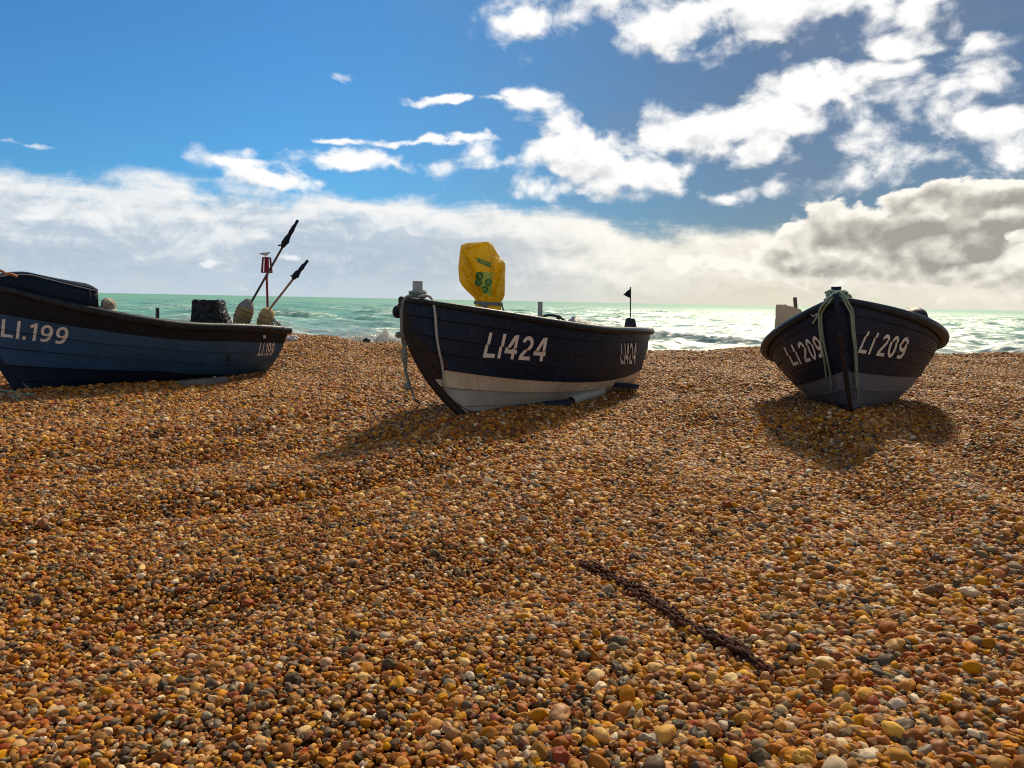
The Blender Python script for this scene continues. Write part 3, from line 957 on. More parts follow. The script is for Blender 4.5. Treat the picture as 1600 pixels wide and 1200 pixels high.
# ------------------------------------------------------------------ boats
def build_boat(kind, label, mats, stem_m, rail_m, rail_r, rail_sq, rail_tap=.3):
    p = BOATS[kind]
    root = empty('fishing_boat', label=label, cat='fishing boat', group='fishing boats hauled up on the shingle')
    X = boat_matrix(p); root.matrix_basis = X
    nt = 84
    tt = np.concatenate([np.linspace(0, .8, 50)[:-1], np.linspace(.8, 1, nt - 49)])
    mb = MB()
    q = paint_line(p, tt)
    bs = [f(q, tt) for f in STRAKES[kind]]
    for side in (1, -1):
        prev_top = None
        for k in range(len(bs) - 1):
            rows = []
            for v in (0, .22, .45, .68, None, 1):
                if v is None: v = 1 - np.clip(LAP_SHADOW[kind] / np.maximum((bs[k + 1] - bs[k]) * .9, 1e-3), 0, .3)
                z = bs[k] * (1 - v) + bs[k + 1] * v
                off = LAPS[kind] * (1 - np.asarray(v)) * np.clip((1 - tt) / .04, .15, 1)
                rows.append(hull_pt(p, tt, z, side) + hull_nrm(p, tt, z, side) * off[:, None])
            P = np.stack([np.asarray(r_) for r_ in rows], 1)
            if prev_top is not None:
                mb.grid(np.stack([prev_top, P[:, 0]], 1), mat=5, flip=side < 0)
            last = k == len(bs) - 2
            mb.grid(P[:, :5], mat=mats[k], flip=side < 0)
            mb.grid(P[:, 4:], mat=mats[k] if last else 5, flip=side < 0)  # top strip of each strake carries the painted lap shadow
            prev_top = P[:, -1]
        # inner skin
        rows = []
        for v in np.linspace(.02, 1, 14):
            z = v + 0 * tt
            ti = np.clip(tt, .012, .975)
            rows.append(hull_pt(p, ti, z, side) - hull_nrm(p, ti, z, side) * .028)
        mb.grid(np.stack(rows, 1), mat=4, flip=side > 0)
    pal = {'A': ['antifoul', 'antifoul', 'blue', 'black', 'inner'], 'B': ['pale', 'cream', 'navy', 'navy', 'inner'], 'C': ['bluegrey_d', 'bluegrey', 'navy', 'navy', 'inner']}[kind]
    mb.build('hull', [M[n] for n in pal + ['lap_shadow']], root, sharp=35)
    # transom board
    zf = np.linspace(.03, 1, 16)
    mb = MB()
    q0 = float(paint_line(p, np.array(0.)))
    for dx, fl in ((-.012, False), (.03, True)):
        rows = []
        for sy in np.linspace(-1, 1, 13):
            a = hull_pt(p, 0 * zf, zf, 1.0); a[:, 1] *= sy; a[:, 0] += dx
            camber = (1 - sy * sy) * .05
            a[:, 2] += camber * zf ** 3
            rows.append(a)
        P = np.stack(rows, 0)
        nrow = P.shape[1]
        mb.grid(P, flip=fl)
    rim = []
    for sy in (1, -1):
        a = hull_pt(p, 0 * zf, zf, sy)
        mb.grid(np.stack([a + [-.012, 0, 0], a + [.03, 0, 0]], 1), flip=sy > 0)
    mb.build('transom', M[pal[2] if kind != 'A' else 'blue'], root)
    # keel and stem
    mb = MB()
    z1 = .955 if kind == 'B' else 1.03
    path = [hull_pt(p, t, 0.0) for t in np.linspace(.02, .97, 24)] + [hull_pt(p, 1.0, z) for z in np.linspace(0, z1, 26)]
    path = [Vector((v[0], 0, v[2])) for v in path]
    rows = []
    for i, c in enumerate(path):
        tg = (path[min(i + 1, len(path) - 1)] - path[max(i - 1, 0)]).normalized()
        out = Vector((tg.z, 0, -tg.x))
        if i < 22: out = Vector((0, 0, -1))
        w = .026
        a = c - out * .03; bb = c + out * .036
        rows.append([(a.x, w, a.z), (bb.x, w * .75, bb.z), (bb.x, -w * .75, bb.z), (a.x, -w, a.z)])
    mb.grid(np.array(rows), closev=True); mb.fan(rows[0], True); mb.fan(rows[-1])
    mb.build('stem_and_keel', M[stem_m], root, sharp=30)
    # gunwale: a rounded rail along each side and over the transom
    mb = MB()
    for side in (1, -1):
        ts = np.concatenate([np.linspace(-.004, .8, 60), np.linspace(.81, .999, 40)])
        pts = hull_pt(p, ts, 1 + 0 * ts, side)
        n = hull_nrm(p, np.clip(ts, 0, 1), 1 + 0 * ts, side)
        n[:, 2] = 0
        pts = pts + n * (rail_r * (.30 * (1 - rail_tap * np.clip((ts - .55) / .45, 0, 1))))[:, None] + np.array([0, 0, -.25 * rail_r])
        pts[:, 1] = np.where(ts > .985, pts[:, 1] * (1 - ts) / .015 * .9 + pts[:, 1] * .1, pts[:, 1])
        mb.tube(pts, list(rail_r * (1 - rail_tap * np.clip((ts - .55) / .45, 0, 1))), 12, squash=rail_sq)
    sy = np.linspace(-1, 1, 17)
    a = hull_pt(p, 0., 1.0, 1.0)
    mb.tube([(a[0] + .01, a[1] * s, a[2] + .05 * (1 - s * s) - .25 * rail_r) for s in sy], rail_r * .8, 12)
    mb.build('gunwale', M[rail_m], root)
    # thwarts and bottom boards
    for t0, z0 in ((.22, .72), (.46, .66), (.70, .66)):
        mb = MB()
        w = hull_pt(p, t0, z0)[1] - .035
        c = hull_pt(p, t0, z0)
        mb.box((c[0], 0, c[2]), .22, 2 * w, .03, bev=.005)
        mb.build('thwart', M['inner'], root)
    mb = MB()
    ts = np.linspace(.08, .82, 30)
    rows = []
    for t_ in ts:
        c = hull_pt(p, t_, .2); w = max(c[1] - .04, .03)
        rows.append([(c[0], s * w, c[2]) for s in (-1, -.5, 0, .5, 1)])
    mb.grid(np.array(rows), flip=True)
    mb.build('bottom_boards', M['wood'], root)
    return root, p, X


def hull_world(kind, t, z, side=1, out=0.0, up=0.0):
    p = BOATS[kind]
    P = hull_pt(p, np.array(t, float), np.array(z, float), side) + hull_nrm(p, np.array(t, float), np.array(z, float), side) * out
    v = boat_matrix(p) @ Vector(P)
    v.z += up
    return v


def on_boat(kind, px, py, side=1, out=0.0):
    p = BOATS[kind]
    t, z = pick_hull(kind, p, px, py, side)
    o = out + float(lap_off(kind, p, np.array(t), np.array(z)))
    return hull_world(kind, t, z, side, o)


def post(name, foot, head, r, m, parent=None, square=True):
    mb = MB()
    mb.tube([foot, Vector(foot).lerp(Vector(head), .5), Vector(head).lerp(Vector(foot), .01), head], [r, r, r, r * .88], 4 if square else 10, twist=0)
    return mb.build(name, m, parent, sharp=40)


def reparent(o, root):
    """parent keeping world placement"""
    o.parent = root
    o.matrix_parent_inverse = root.matrix_basis.inverted()
    return o


def rope(mbx, pts, r, n=8, sub=8):
    mbx.tube(spline(pts, sub), r, n)


# ---- LI 424, in the middle
def boat_middle():
    mi = [0, 0, 1, 2, 2, 2, 2]
    root, p, X = build_boat('B', 'black and cream clinker boat lettered LI424, bow post bare', mi, 'dark_stem', 'rail', .042, (1, 1.05), .35)
    root['label'] = 'black boat with cream lower planks lettered LI424, carrying a yellow bag'
    lettering('B', p, root, 'LI424', [(764, 519), (752.5, 557), (858, 527.5), (849, 563)], 1, 'large white LI424 near the bow')
    lettering('B', p, root, 'LI424', [(969, 537), (968, 568), (993.5, 535), (990, 567)], 1, 'small white LI424 at the stern')
    # doubled bow planks, worn brown
    mb = MB()
    zz = np.linspace(.37, .80, 14)
    rows = []
    for z in zz:
        k = (z - .37) / .43
        t1 = 1 - .012 - .055 * (1 - abs(2 * k - .7))
        tt = np.linspace(t1, .999, 7)
        rows.append(hull_pt(p, tt, z + 0 * tt, 1) + hull_nrm(p, tt, z + 0 * tt, 1) * (lap_off('B', p, tt, z + 0 * tt) + .005)[:, None])
    mb.grid(np.array(rows))
    mb.build('bow_plate', M['dark_stem'], root)
    f = at(652.5, 480, 7.38); h = at(652.5, 439, 7.38)
    reparent(post('mooring_post', f, h, .048, M['grey_post']), root)
    f = at(844, 512, 9.55); h = at(844, 471.5, 9.55)
    reparent(post('oar_post', f, h, .03, M['grey_post'], square=False), root)
    # fairlead knob on the far side of the bow
    bm = bmesh.new(); bmesh.ops.create_uvsphere(bm, u_segments=16, v_segments=10, radius=1)
    mb = MB(); mb.bm(bm, Matrix.Translation(at(622, 487, 7.42)) @ Matrix.Diagonal((.055, .09, .065, 1)))
    reparent(mb.build('fairlead', M['black']), root)
    return root


def yellow_bag():
    m, t, b = mat('yellow_plastic_bag')
    co = t.n('ShaderNodeTexCoord').outputs['Object']
    n = t.noise(co, 5, 5, .6)
    t.put(b.inputs['Base Color'], t.mix(t.step(n, .35, .7), (.70, .50, .03), (.56, .38, .02)))
    b.inputs['Roughness'].default_value = .32
    b.inputs['Subsurface Weight'].default_value = 0.0
    t.put(b.inputs['Normal'], t.bump(t.add(t.noise(co, 6, 3, .5, 1.4), t.mul(n, .6)), .6, .05))
    # thin plastic lets light through
    tr = t.n('ShaderNodeBsdfTranslucent'); tr.inputs['Color'].default_value = (.84, .62, .04, 1)
    mx = t.n('ShaderNodeMixShader'); mx.inputs[0].default_value = .5
    out = m.node_tree.nodes['Material Output']
    t.t.links.new(b.outputs[0], mx.inputs[1]); t.t.links.new(tr.outputs[0], mx.inputs[2]); t.t.links.new(mx.outputs[0], out.inputs['Surface'])
    g, tg, bg = mat('green_print'); bg.inputs['Base Color'].default_value = (.03, .17, .05, 1); bg.inputs['Roughness'].default_value = .4
    y2, t2, b2 = mat('pale_green_print'); b2.inputs['Base Color'].default_value = (.42, .50, .06, 1); b2.inputs['Roughness'].default_value = .4
    D = 8.75
    k = 1 / 8.57
    rows = [(160, 560, 640), (172, 335, 668), (200, 262, 690), (300, 245, 745), (370, 238, 790), (440, 230, 852), (500, 226, 856), (580, 230, 852), (680, 240, 850), (740, 275, 850),
            (800, 330, 850), (860, 390, 845), (910, 440, 828), (945, 452, 805), (968, 462, 795), (990, 452, 800), (1030, 432, 800), (1090, 415, 800), (1160, 410, 800)]
    NA = 84
    ky = [r[0] for r in rows]
    rows = [(y, np.interp(y, ky, [r[1] for r in rows]), np.interp(y, ky, [r[2] for r in rows])) for y in [160, 163, 167, 172, 180, 190] + list(range(200, 1165, 12))]
    root = empty('covered_motor', at(755, 486, D), label='yellow plastic bag with green print tied over gear in the middle boat', cat='plastic bag')
    FOLDS = [([(262, 200), (300, 300), (400, 440), (450, 560), (500, 720), (535, 860)], -0.093, 20), ([(320, 300), (350, 420), (420, 640), (470, 760)], 0.060, 26),
             ([(300, 540), (360, 620), (480, 850)], -0.068, 16), ([(280, 285), (400, 215), (620, 165)], 0.051, 22), ([(640, 170), (665, 400), (690, 620)], 0.051, 24),
             ([(850, 450), (770, 560), (745, 720), (690, 860)], -0.076, 18), ([(800, 460), (830, 700), (790, 900)], 0.051, 26), ([(320, 800), (430, 800), (520, 870)], -0.060, 16),
             ([(480, 230), (480, 370), (440, 380)], -0.034, 12), ([(600, 900), (620, 1000)], -0.051, 14), ([(720, 860), (700, 960)], -0.051, 14), ([(500, 900), (540, 1000)], -0.051, 14)]

    def fold(px_, py_):
        d_ = 0
        for pl, dep_, w_ in FOLDS:
            best = 1e9
            for q0, q1 in zip(pl, pl[1:]):
                vx_, vy_ = q1[0] - q0[0], q1[1] - q0[1]; l2 = vx_ * vx_ + vy_ * vy_
                s_ = min(max(((px_ - q0[0]) * vx_ + (py_ - q0[1]) * vy_) / l2, 0), 1)
                best = min(best, math.hypot(px_ - q0[0] - s_ * vx_, py_ - q0[1] - s_ * vy_))
            d_ += dep_ * math.exp(-best / w_)
        return d_
    P = []
    for r_i, (y, xl, xr) in enumerate(rows):
        a = at(690 + xl * k, 360 + y * k, D); c = at(690 + xr * k, 360 + y * k, D)
        hw = (c.x - a.x) / 2; cx = (c.x + a.x) / 2; dz = (a.z + c.z) / 2
        dep = min(hw * .62, .17)
        ring = []
        for j in range(NA):
            th = 2 * math.pi * j / NA
            cs, sn = math.cos(th), math.sin(th)
            ex = math.copysign(abs(cs) ** .8, cs); ey = math.copysign(abs(sn) ** .75, sn)
            cr = mnoise.noise(Vector((cs * 1.7 + 3, sn * 1.7, dz * 6.0)))
            cr2 = abs(mnoise.noise(Vector((cs * 3.1, sn * 3.1 + 9, dz * 3.2))))
            f = 1 - .20 * cr2 * abs(ey) + .12 * cr * abs(ey)
            tilt = a.z + (c.z - a.z) * (ex * .5 + .5)
            fo = fold((xl + xr) / 2 + ex * (xr - xl) / 2, y) * abs(ey) ** .5
            ring.append((cx + ex * hw, D + ey * (dep * f + fo) + .10 * ex * dep, tilt + .012 * cr))
        P.append(ring)
    P = np.array(P)
    mb = MB(); mb.grid(P[::-1], closev=True); mb.fan(P[0], False)
    o = mb.build('bag', m, None, sharp=28)
    reparent(o, root)
    # sample the front face for the printed marks
    fr = [j for j in range(NA) if math.sin(2 * math.pi * j / NA) <= 0.05]
    from mathutils.bvhtree import BVHTree
    bv = BVHTree.FromPolygons([tuple(v.co) for v in o.data.vertices], [tuple(pp.vertices) for pp in o.data.polygons])

    def front(cx_, cy_, lift=.003):
        q = at(690 + cx_ * k, 360 + cy_ * k, D - .5)
        d = (q - Vector((0, 0, CAM_H))).normalized()
        hit = bv.ray_cast(Vector((0, 0, CAM_H)), d)
        return hit[0] - d * lift if hit[0] else at(690 + cx_ * k, 360 + cy_ * k, D - .17)

    def patch(mbx, quad, nx, ny, lift):
        (x0, y0), (x1, y1), (x2, y2_), (x3, y3) = quad
        mbx.grid(np.array([[tuple(front((x0 * (1 - u) + x1 * u) * (1 - v) + (x3 * (1 - u) + x2 * u) * v,
                                        (y0 * (1 - u) + y1 * u) * (1 - v) + (y3 * (1 - u) + y2_ * u) * v, lift)) for v in np.linspace(0, 1, ny)] for u in np.linspace(0, 1, nx)]))
    # panel of paler yellow, green name band, four round marks
    mp = MB()
    patch(mp, [(452, 560), (684, 560), (672, 880), (548, 850)], 24, 30, .010)
    reparent(mp.build('pale_panel', y2), root)
    mp = MB()
    patch(mp, [(470, 362), (664, 432), (664, 502), (470, 418)], 24, 8, .014)
    reparent(mp.build('name_band', g), root)
    # pale marks on the print: letters in the band, symbols in the rounds
    mp = MB(); wdt = 9
    def stroke(pl, w=8, lift=.018):
        pl = resample(pl, 9); rows_ = []
        for i, q in enumerate(pl):
            a = pl[max(i - 1, 0)]; c = pl[min(i + 1, len(pl) - 1)]
            tx, ty = c[0] - a[0], c[1] - a[1]; l = math.hypot(tx, ty) or 1
            rows_.append([tuple(front(q[0] - ty / l * w / 2 * s, q[1] + tx / l * w / 2 * s, lift)) for s in (-1, 1)])
        mp.grid(np.array(rows_))
    def band(u, v): return (470 + 194 * u, 362 + 70 * u + v * (56 + 14 * u))
    def letter(u0, pls):
        for pl in pls: stroke([band(u0 + a * .15, .18 + bb * .64) for a, bb in pl], 8)
    O = [(.5 + .45 * math.cos(a), .5 + .5 * math.sin(a)) for a in np.linspace(0, 2 * math.pi, 14)]
    letter(.05, [[(.9, .1), (.3, 0), (.05, .5), (.3, 1), (.9, .9)]])
    letter(.24, [O])
    letter(.43, [[(0, 1), (0, 0), (.9, 1), (.9, 0)]])
    letter(.62, [[(0, 0), (.45, 1), (.9, 0)]])
    letter(.81, [O])
    reparent(mp.build('lettering', y2), root)
    for (cx_, cy_, rr) in ((508, 610, 54), (492, 700, 46), (627, 695, 48), (578, 790, 46)):
        mp = MB()
        mp.fan([tuple(front(cx_ + rr * math.cos(a), cy_ + rr * math.sin(a), .014)) for a in np.linspace(0, 2 * math.pi, 20)[:-1]], centre=tuple(front(cx_, cy_, .014)))
        n0 = len(mp.F)
        stroke([(cx_ - 22, cy_ + 18), (cx_, cy_ - 24), (cx_ + 22, cy_ + 18), (cx_ - 14, cy_ + 20)], 9)
        mp.M = [0] * n0 + [1] * (len(mp.F) - n0)
        reparent(mp.build('logo', [g, y2]), root)
    # cord round the neck with a loose knot
    mb = MB()
    for dy, rr in ((965, .011), (978, .012), (955, .009)):
        ring = []
        for j in range(NA + 1):
            th = 2 * math.pi * j / NA
            a = at(690 + 448 * k, 360 + dy * k, D); c = at(690 + 806 * k, 360 + (dy + 20) * k, D)
            hw = (c.x - a.x) / 2 + .004
            ring.append(((c.x + a.x) / 2 + hw * math.cos(th), D + math.sin(th) * min(hw * .62, .17) * 1.03, (a.z * (1 - math.cos(th)) + c.z * (1 + math.cos(th))) / 2))
        mb.tube(ring, rr, 6)
    kx = at(690 + 580 * k, 360 + 980 * k, D - .15)
    for q in range(5):
        bm = bmesh.new(); bmesh.ops.create_icosphere(bm, subdivisions=2, radius=.024)
        mb.bm(bm, Matrix.Translation(kx + Vector((random.uniform(-.035, .035), 0, random.uniform(-.03, .03)))))
    rope(mb, [kx, kx + Vector((-.03, -.02, -.05)), kx + Vector((-.02, -.02, -.1))], .009, 6)
    e_ = at(690 + 800 * k, 360 + 985 * k, D - .02)
    rope(mb, [e_, e_ + Vector((.02, -.01, -.05)), e_ + Vector((.035, -.01, -.1))], .009, 6)
    reparent(mb.build('cord', M['rope_grey']), root)


def middle_gear():
    # folded tarpaulin mound
    m = paint('grey_tarpaulin', (.11, .125, .14), (.075, .085, .10), .5, 5, bump=.6)
    c = at(905, 508, 9.75)
    mb = MB(); rows = []
    for i in range(26):
        f = i / 25
        cx = at(876 + 68 * f, 510, 9.75)
        h = np.interp(f, [0, .12, .28, .5, .75, 1], [.0, .06, .155, .12, .06, .0])
        ring = []
        for j in range(14):
            g = math.pi * j / 13
            n_ = mnoise.fractal(Vector((f * 6, j * .6, 2)), 1, 2, 4) * .028
            ring.append((cx.x, cx.y - math.cos(g) * .22, cx.z - .03 + h * math.sin(g) ** .7 + n_))
        rows.append(ring)
    mb.grid(np.array(rows)); o = mb.build('tarpaulin', m, sharp=40)
    tag(o, 'crumpled grey tarpaulin heaped in the LI424 boat', 'tarpaulin')
    # dan buoy with small pennant
    dm = paint('dark_plastic_float', (.018, .022, .03), (.03, .035, .045), .4, 5)
    D = 10.35
    base = at(985, 514, D)
    root = empty('marker_buoy', base, label='dark bucket shaped marker buoy with thin pole and black pennant on LI424', cat='marker buoy')
    mb = MB(); top = at(985, 496.5, D)
    ax = top - base
    prof = [(0, .088), (.15, .086), (.8, .066), (.92, .058), (1, .038), (1.02, .0)]
    mb.grid(np.array([[tuple(base + ax * f + Vector((math.cos(a) * r, math.sin(a) * r, 0))) for a in np.linspace(0, 2 * math.pi, 19)[:-1]] for f, r in prof]), closev=True, flip=True)
    reparent(mb.build('float', dm, sharp=40), root)
    mb = MB(); pt = at(985.2, 448.5, D); mb.tube([top - Vector((0, 0, .02)), pt], .0085, 8)
    reparent(mb.build('pole', M['metal_dark']), root)
    mb = MB(); rows = []
    for i in range(9):
        f = i / 8
        a = at(984.8 - 11.5 * f, 451 + 9.5 * f, D); b_ = at(984.8 - 11.5 * f, 465.5 - 5 * f, D)
        rows.append([tuple(a.lerp(b_, g) + Vector((0, .03 * math.sin(f * 5 + g), 0))) for g in np.linspace(0, 1, 5)])
    mb.grid(np.array(rows)); fl = mb.build('pennant', M['black'])
    s = fl.modifiers.new('thickness', 'SOLIDIFY'); s.thickness = .004
    reparent(fl, root)
    # hose over the gunwale
    mb = MB(); D = 9.25
    rope(mb, [at(838, 505, 9.5), at(848, 495, 9.35), at(862, 492.5, D), at(876, 496.5, 9.2), at(886, 505, 9.15), at(891, 515, 9.08), at(891.5, 531, 9.06)], .017, 8)
    o = mb.build('hose', M['metal_dark'])
    tag(o, 'black hose arching over the side rail of LI424', 'hose')
    mb = MB(); q = at(873, 495.5, 9.2)
    mb.tube([q + Vector((-.02, 0, .01)), q + Vector((.025, 0, -.012))], .028, 10)
    mb.build('clamp', M['metal_dark']).parent = o


def middle_ropes():
    # bow painter hanging in front of the stem
    mb = MB(); D = 7.22
    rope(mb, [at(650, 466, 7.34), at(640, 462.5, 7.22), at(630, 470, D - .05), at(627.3, 488, D - .07), at(627.5, 505, D - .07), at(628, 521, D - .05)], .016)
    rope(mb, [at(628, 520, D - .05), at(629, 532, D), at(632, 546, D), at(631.5, 560, D + .02), at(633, 575, D + .03), at(637, 592, D + .05), at(641, 605, D + .1)], .015)
    rope(mb, [at(629, 520, D - .05), at(634, 533, D), at(632.5, 548, D), at(634.5, 565, D + .02), at(634, 580, D + .03), at(637.5, 596, D + .05)], .013)
    e0 = gp(658, 634)
    rope(mb, [at(640.5, 603, D + .1), at(645, 615, D + .14), at(650, 626, D + .18), e0 + Vector((0, 0, .03)), e0 + Vector((.12, -.05, .02)), e0 + Vector((.35, .02, .02))], .011)
    for (qx, qy, rr) in ((622.5, 523.5, .030), (626, 521, .022), (632, 550, .032), (632, 557, .034), (632, 563, .028), (636, 603, .032), (639, 605, .027), (635, 607, .02)):
        bm = bmesh.new(); bmesh.ops.create_icosphere(bm, subdivisions=2, radius=rr)
        for v in bm.verts: v.co *= 1 + .25 * mnoise.noise(v.co * 40)
        mb.bm(bm, Matrix.Translation(at(qx, qy, D)))
    # turns round the post
    c = at(652.5, 464, 7.38)
    for dz in (0, .022, .045):
        mb.tube([c + Vector((.075 * math.cos(a), .075 * math.sin(a), dz + .01 * math.sin(a))) for a in np.linspace(0, 2 * math.pi, 20)], .013, 6)
    o = mb.build('mooring_rope', M['rope_grey'])
    tag(o, 'knotted grey green rope hanging in front of the stem of LI424', 'rope')
    # pale line over the shoulder and down the planks
    mb = MB()
    pts = [at(653, 464, 7.3), at(664, 461.5, 7.25), at(673, 465, 7.3)]
    pts += [on_boat('B', x, y, 1, .02) for x, y in ((676.5, 475), (678.5, 495), (680, 520), (683.5, 545), (688.5, 568), (690.5, 585), (692.5, 602), (699, 614), (708, 624), (722, 634), (735, 639.5), (744, 639))]
    rope(mb, pts, .0125)
    o = mb.build('bow_line', M['rope_pale'])
    tag(o, 'pale rope looped over the side of LI424 and down its cream planks', 'rope')


def skids():
    # pale plastic pipe used as a roller
    pm = paint('pale_green_pipe', (.42, .46, .40), (.34, .38, .33), .45, 5, (.2, .2, .15), .05)
    a = at(891, 631, 8.75); b_ = at(938, 616, 9.45)
    a.z = float(hz(a.x, a.y)) + .055; b_.z = float(hz(b_.x, b_.y)) + .055
    a = at(891.5, 627.5, 8.85); b_ = at(938, 611, 9.5)
    ax = (b_ - a).normalized(); mb = MB(); r0 = .072
    u = ax.orthogonal().normalized(); v = ax.cross(u); rings = []
    for q, r in ((a, r0 * .8), (a, r0), (b_, r0), (b_, r0 * .8)):
        rings.append([tuple(q + u * math.cos(t) * r + v * math.sin(t) * r) for t in np.linspace(0, 2 * math.pi, 25)[:-1]])
    rings.append(rings[0])
    mb.grid(np.array(rings), closev=True)
    o = mb.build('roller_pipe', pm, sharp=40)
    tag(o, 'pale green hollow pipe wedged under the hull of LI424', 'pipe')
    bl = paint('blue_skid_paint', (.010, .020, .052), (.015, .026, .06), .5, 5, (.15, .14, .12), .04)

    def skid(a, b_, w, h, label):
        ax = (b_ - a); L = ax.length; ax.normalize()
        s = Vector((0, 0, 1)).cross(ax).normalized(); n = ax.cross(s)
        Mx = Matrix((ax, s, n)).transposed()
        mb = MB(); mb.box((a + b_) / 2, L, w, h, Mx, bev=.008)
        tag(mb.build('skid_board', bl, sharp=30), label, 'skid board', 'dark blue boards under the boats')
    a = at(845, 634, 8.55); b_ = at(889, 630, 8.65); skid(a, b_, .16, .07, 'dark blue board beside the open end of the pale pipe')
    a = at(958, 601, 9.75); b_ = at(992, 603.5, 10.0); skid(a, b_, .15, .06, 'dark blue board poking out under the stern of LI424')


# ---- LI.199, on the left
def boat_left():
    mi = [0, 1, 2, 2, 2, 3]
    root, p, X = build_boat('A', 'blue boat with black top plank and dark cuddy lettered LI.199', mi, 'antifoul', 'rail', .048, (1.15, 1))
    lettering('A', p, root, 'LI.199', [(3.5, 498), (1, 525.5), (110.5, 511.5), (104.5, 538)], 1, 'large white LI.199 near the bow')
    lettering('A', p, root, 'LI.199', [(407, 535), (401.5, 555.5), (429.5, 534.5), (424, 554.5)], 1, 'small white LI.199 at the stern')
    # cuddy: side boards with an arched lid
    t_end, _ = pick_hull('A', p, 157, 486, 1)
    ts = np.linspace(t_end, .93, 26)
    cm = paint('dark_cuddy_paint', (.007, .016, .030), (.011, .022, .038), .6, 3, (.05, .055, .06), .03, spec=.08)
    tp = np.array(X)
    side_pts, lid = [], []
    for i, t_ in enumerate(ts):
        f = i / (len(ts) - 1)
        a = hull_pt(p, t_, 1.0, 1); b_ = hull_pt(p, t_, 1.0, -1)
        yl = a[1] - .03
        hgt = .245 - .19 * max((f - .6) / .4, 0) ** 1.5
        rise = max(.115 * (1 - 1.05 * f), .008)
        row = []
        for s in np.linspace(1, -1, 15):
            arch = (1 - abs(s) ** 2.6)
            row.append((a[0], yl * s * (.985), a[2] + hgt + rise * arch))
        lid.append(row)
        side_pts.append([(a[0], yl, a[2] - .03), (a[0], yl * .985, a[2] + hgt)])
    mb = MB()
    P = np.array(lid); mb.grid(P)
    S1 = np.array(side_pts); mb.grid(S1, flip=True)
    S2 = S1.copy(); S2[..., 1] *= -1; mb.grid(S2)
    # after end, set back, with open doorway frame
    fr = P[0].copy(); lo = fr.copy(); lo[:, 2] = S1[0, 0, 2]
    fr[:, 0] += .10; lo[:, 0] += .10
    mb.grid(np.stack([fr, lo], 1))
    cud = mb.build('cuddy', cm, root, sharp=35)
    sm = cud.modifiers.new('thickness', 'SOLIDIFY'); sm.thickness = .016; sm.offset = -1
    mb = MB(); mb.tube([tuple(r[1]) for r in side_pts], .0085, 6)
    mb.build('edge_trim', M['grey_post'], cud)
    # posts and small fittings
    f = at(246, 508, 10.35); h = at(246, 481, 10.35)
    reparent(post('thole_post', f, h, .026, M['metal_dark']), root)
    mb = MB(); q = on_boat('A', 411.5, 525, 1, .014)
    mb.box(q, .03, .03, .05, bev=.004)
    reparent(mb.build('fitting', M['white_letter']), root)
    mb = MB(); q = on_boat('A', 355, 559, 1, .002)
    n = Vector((-.45, -.85, -.1)).normalized()
    mb.tube([q - n * .02, q + n * .012], .05, 14)
    reparent(mb.build('drain_plug', M['metal_dark']), root)
    return root


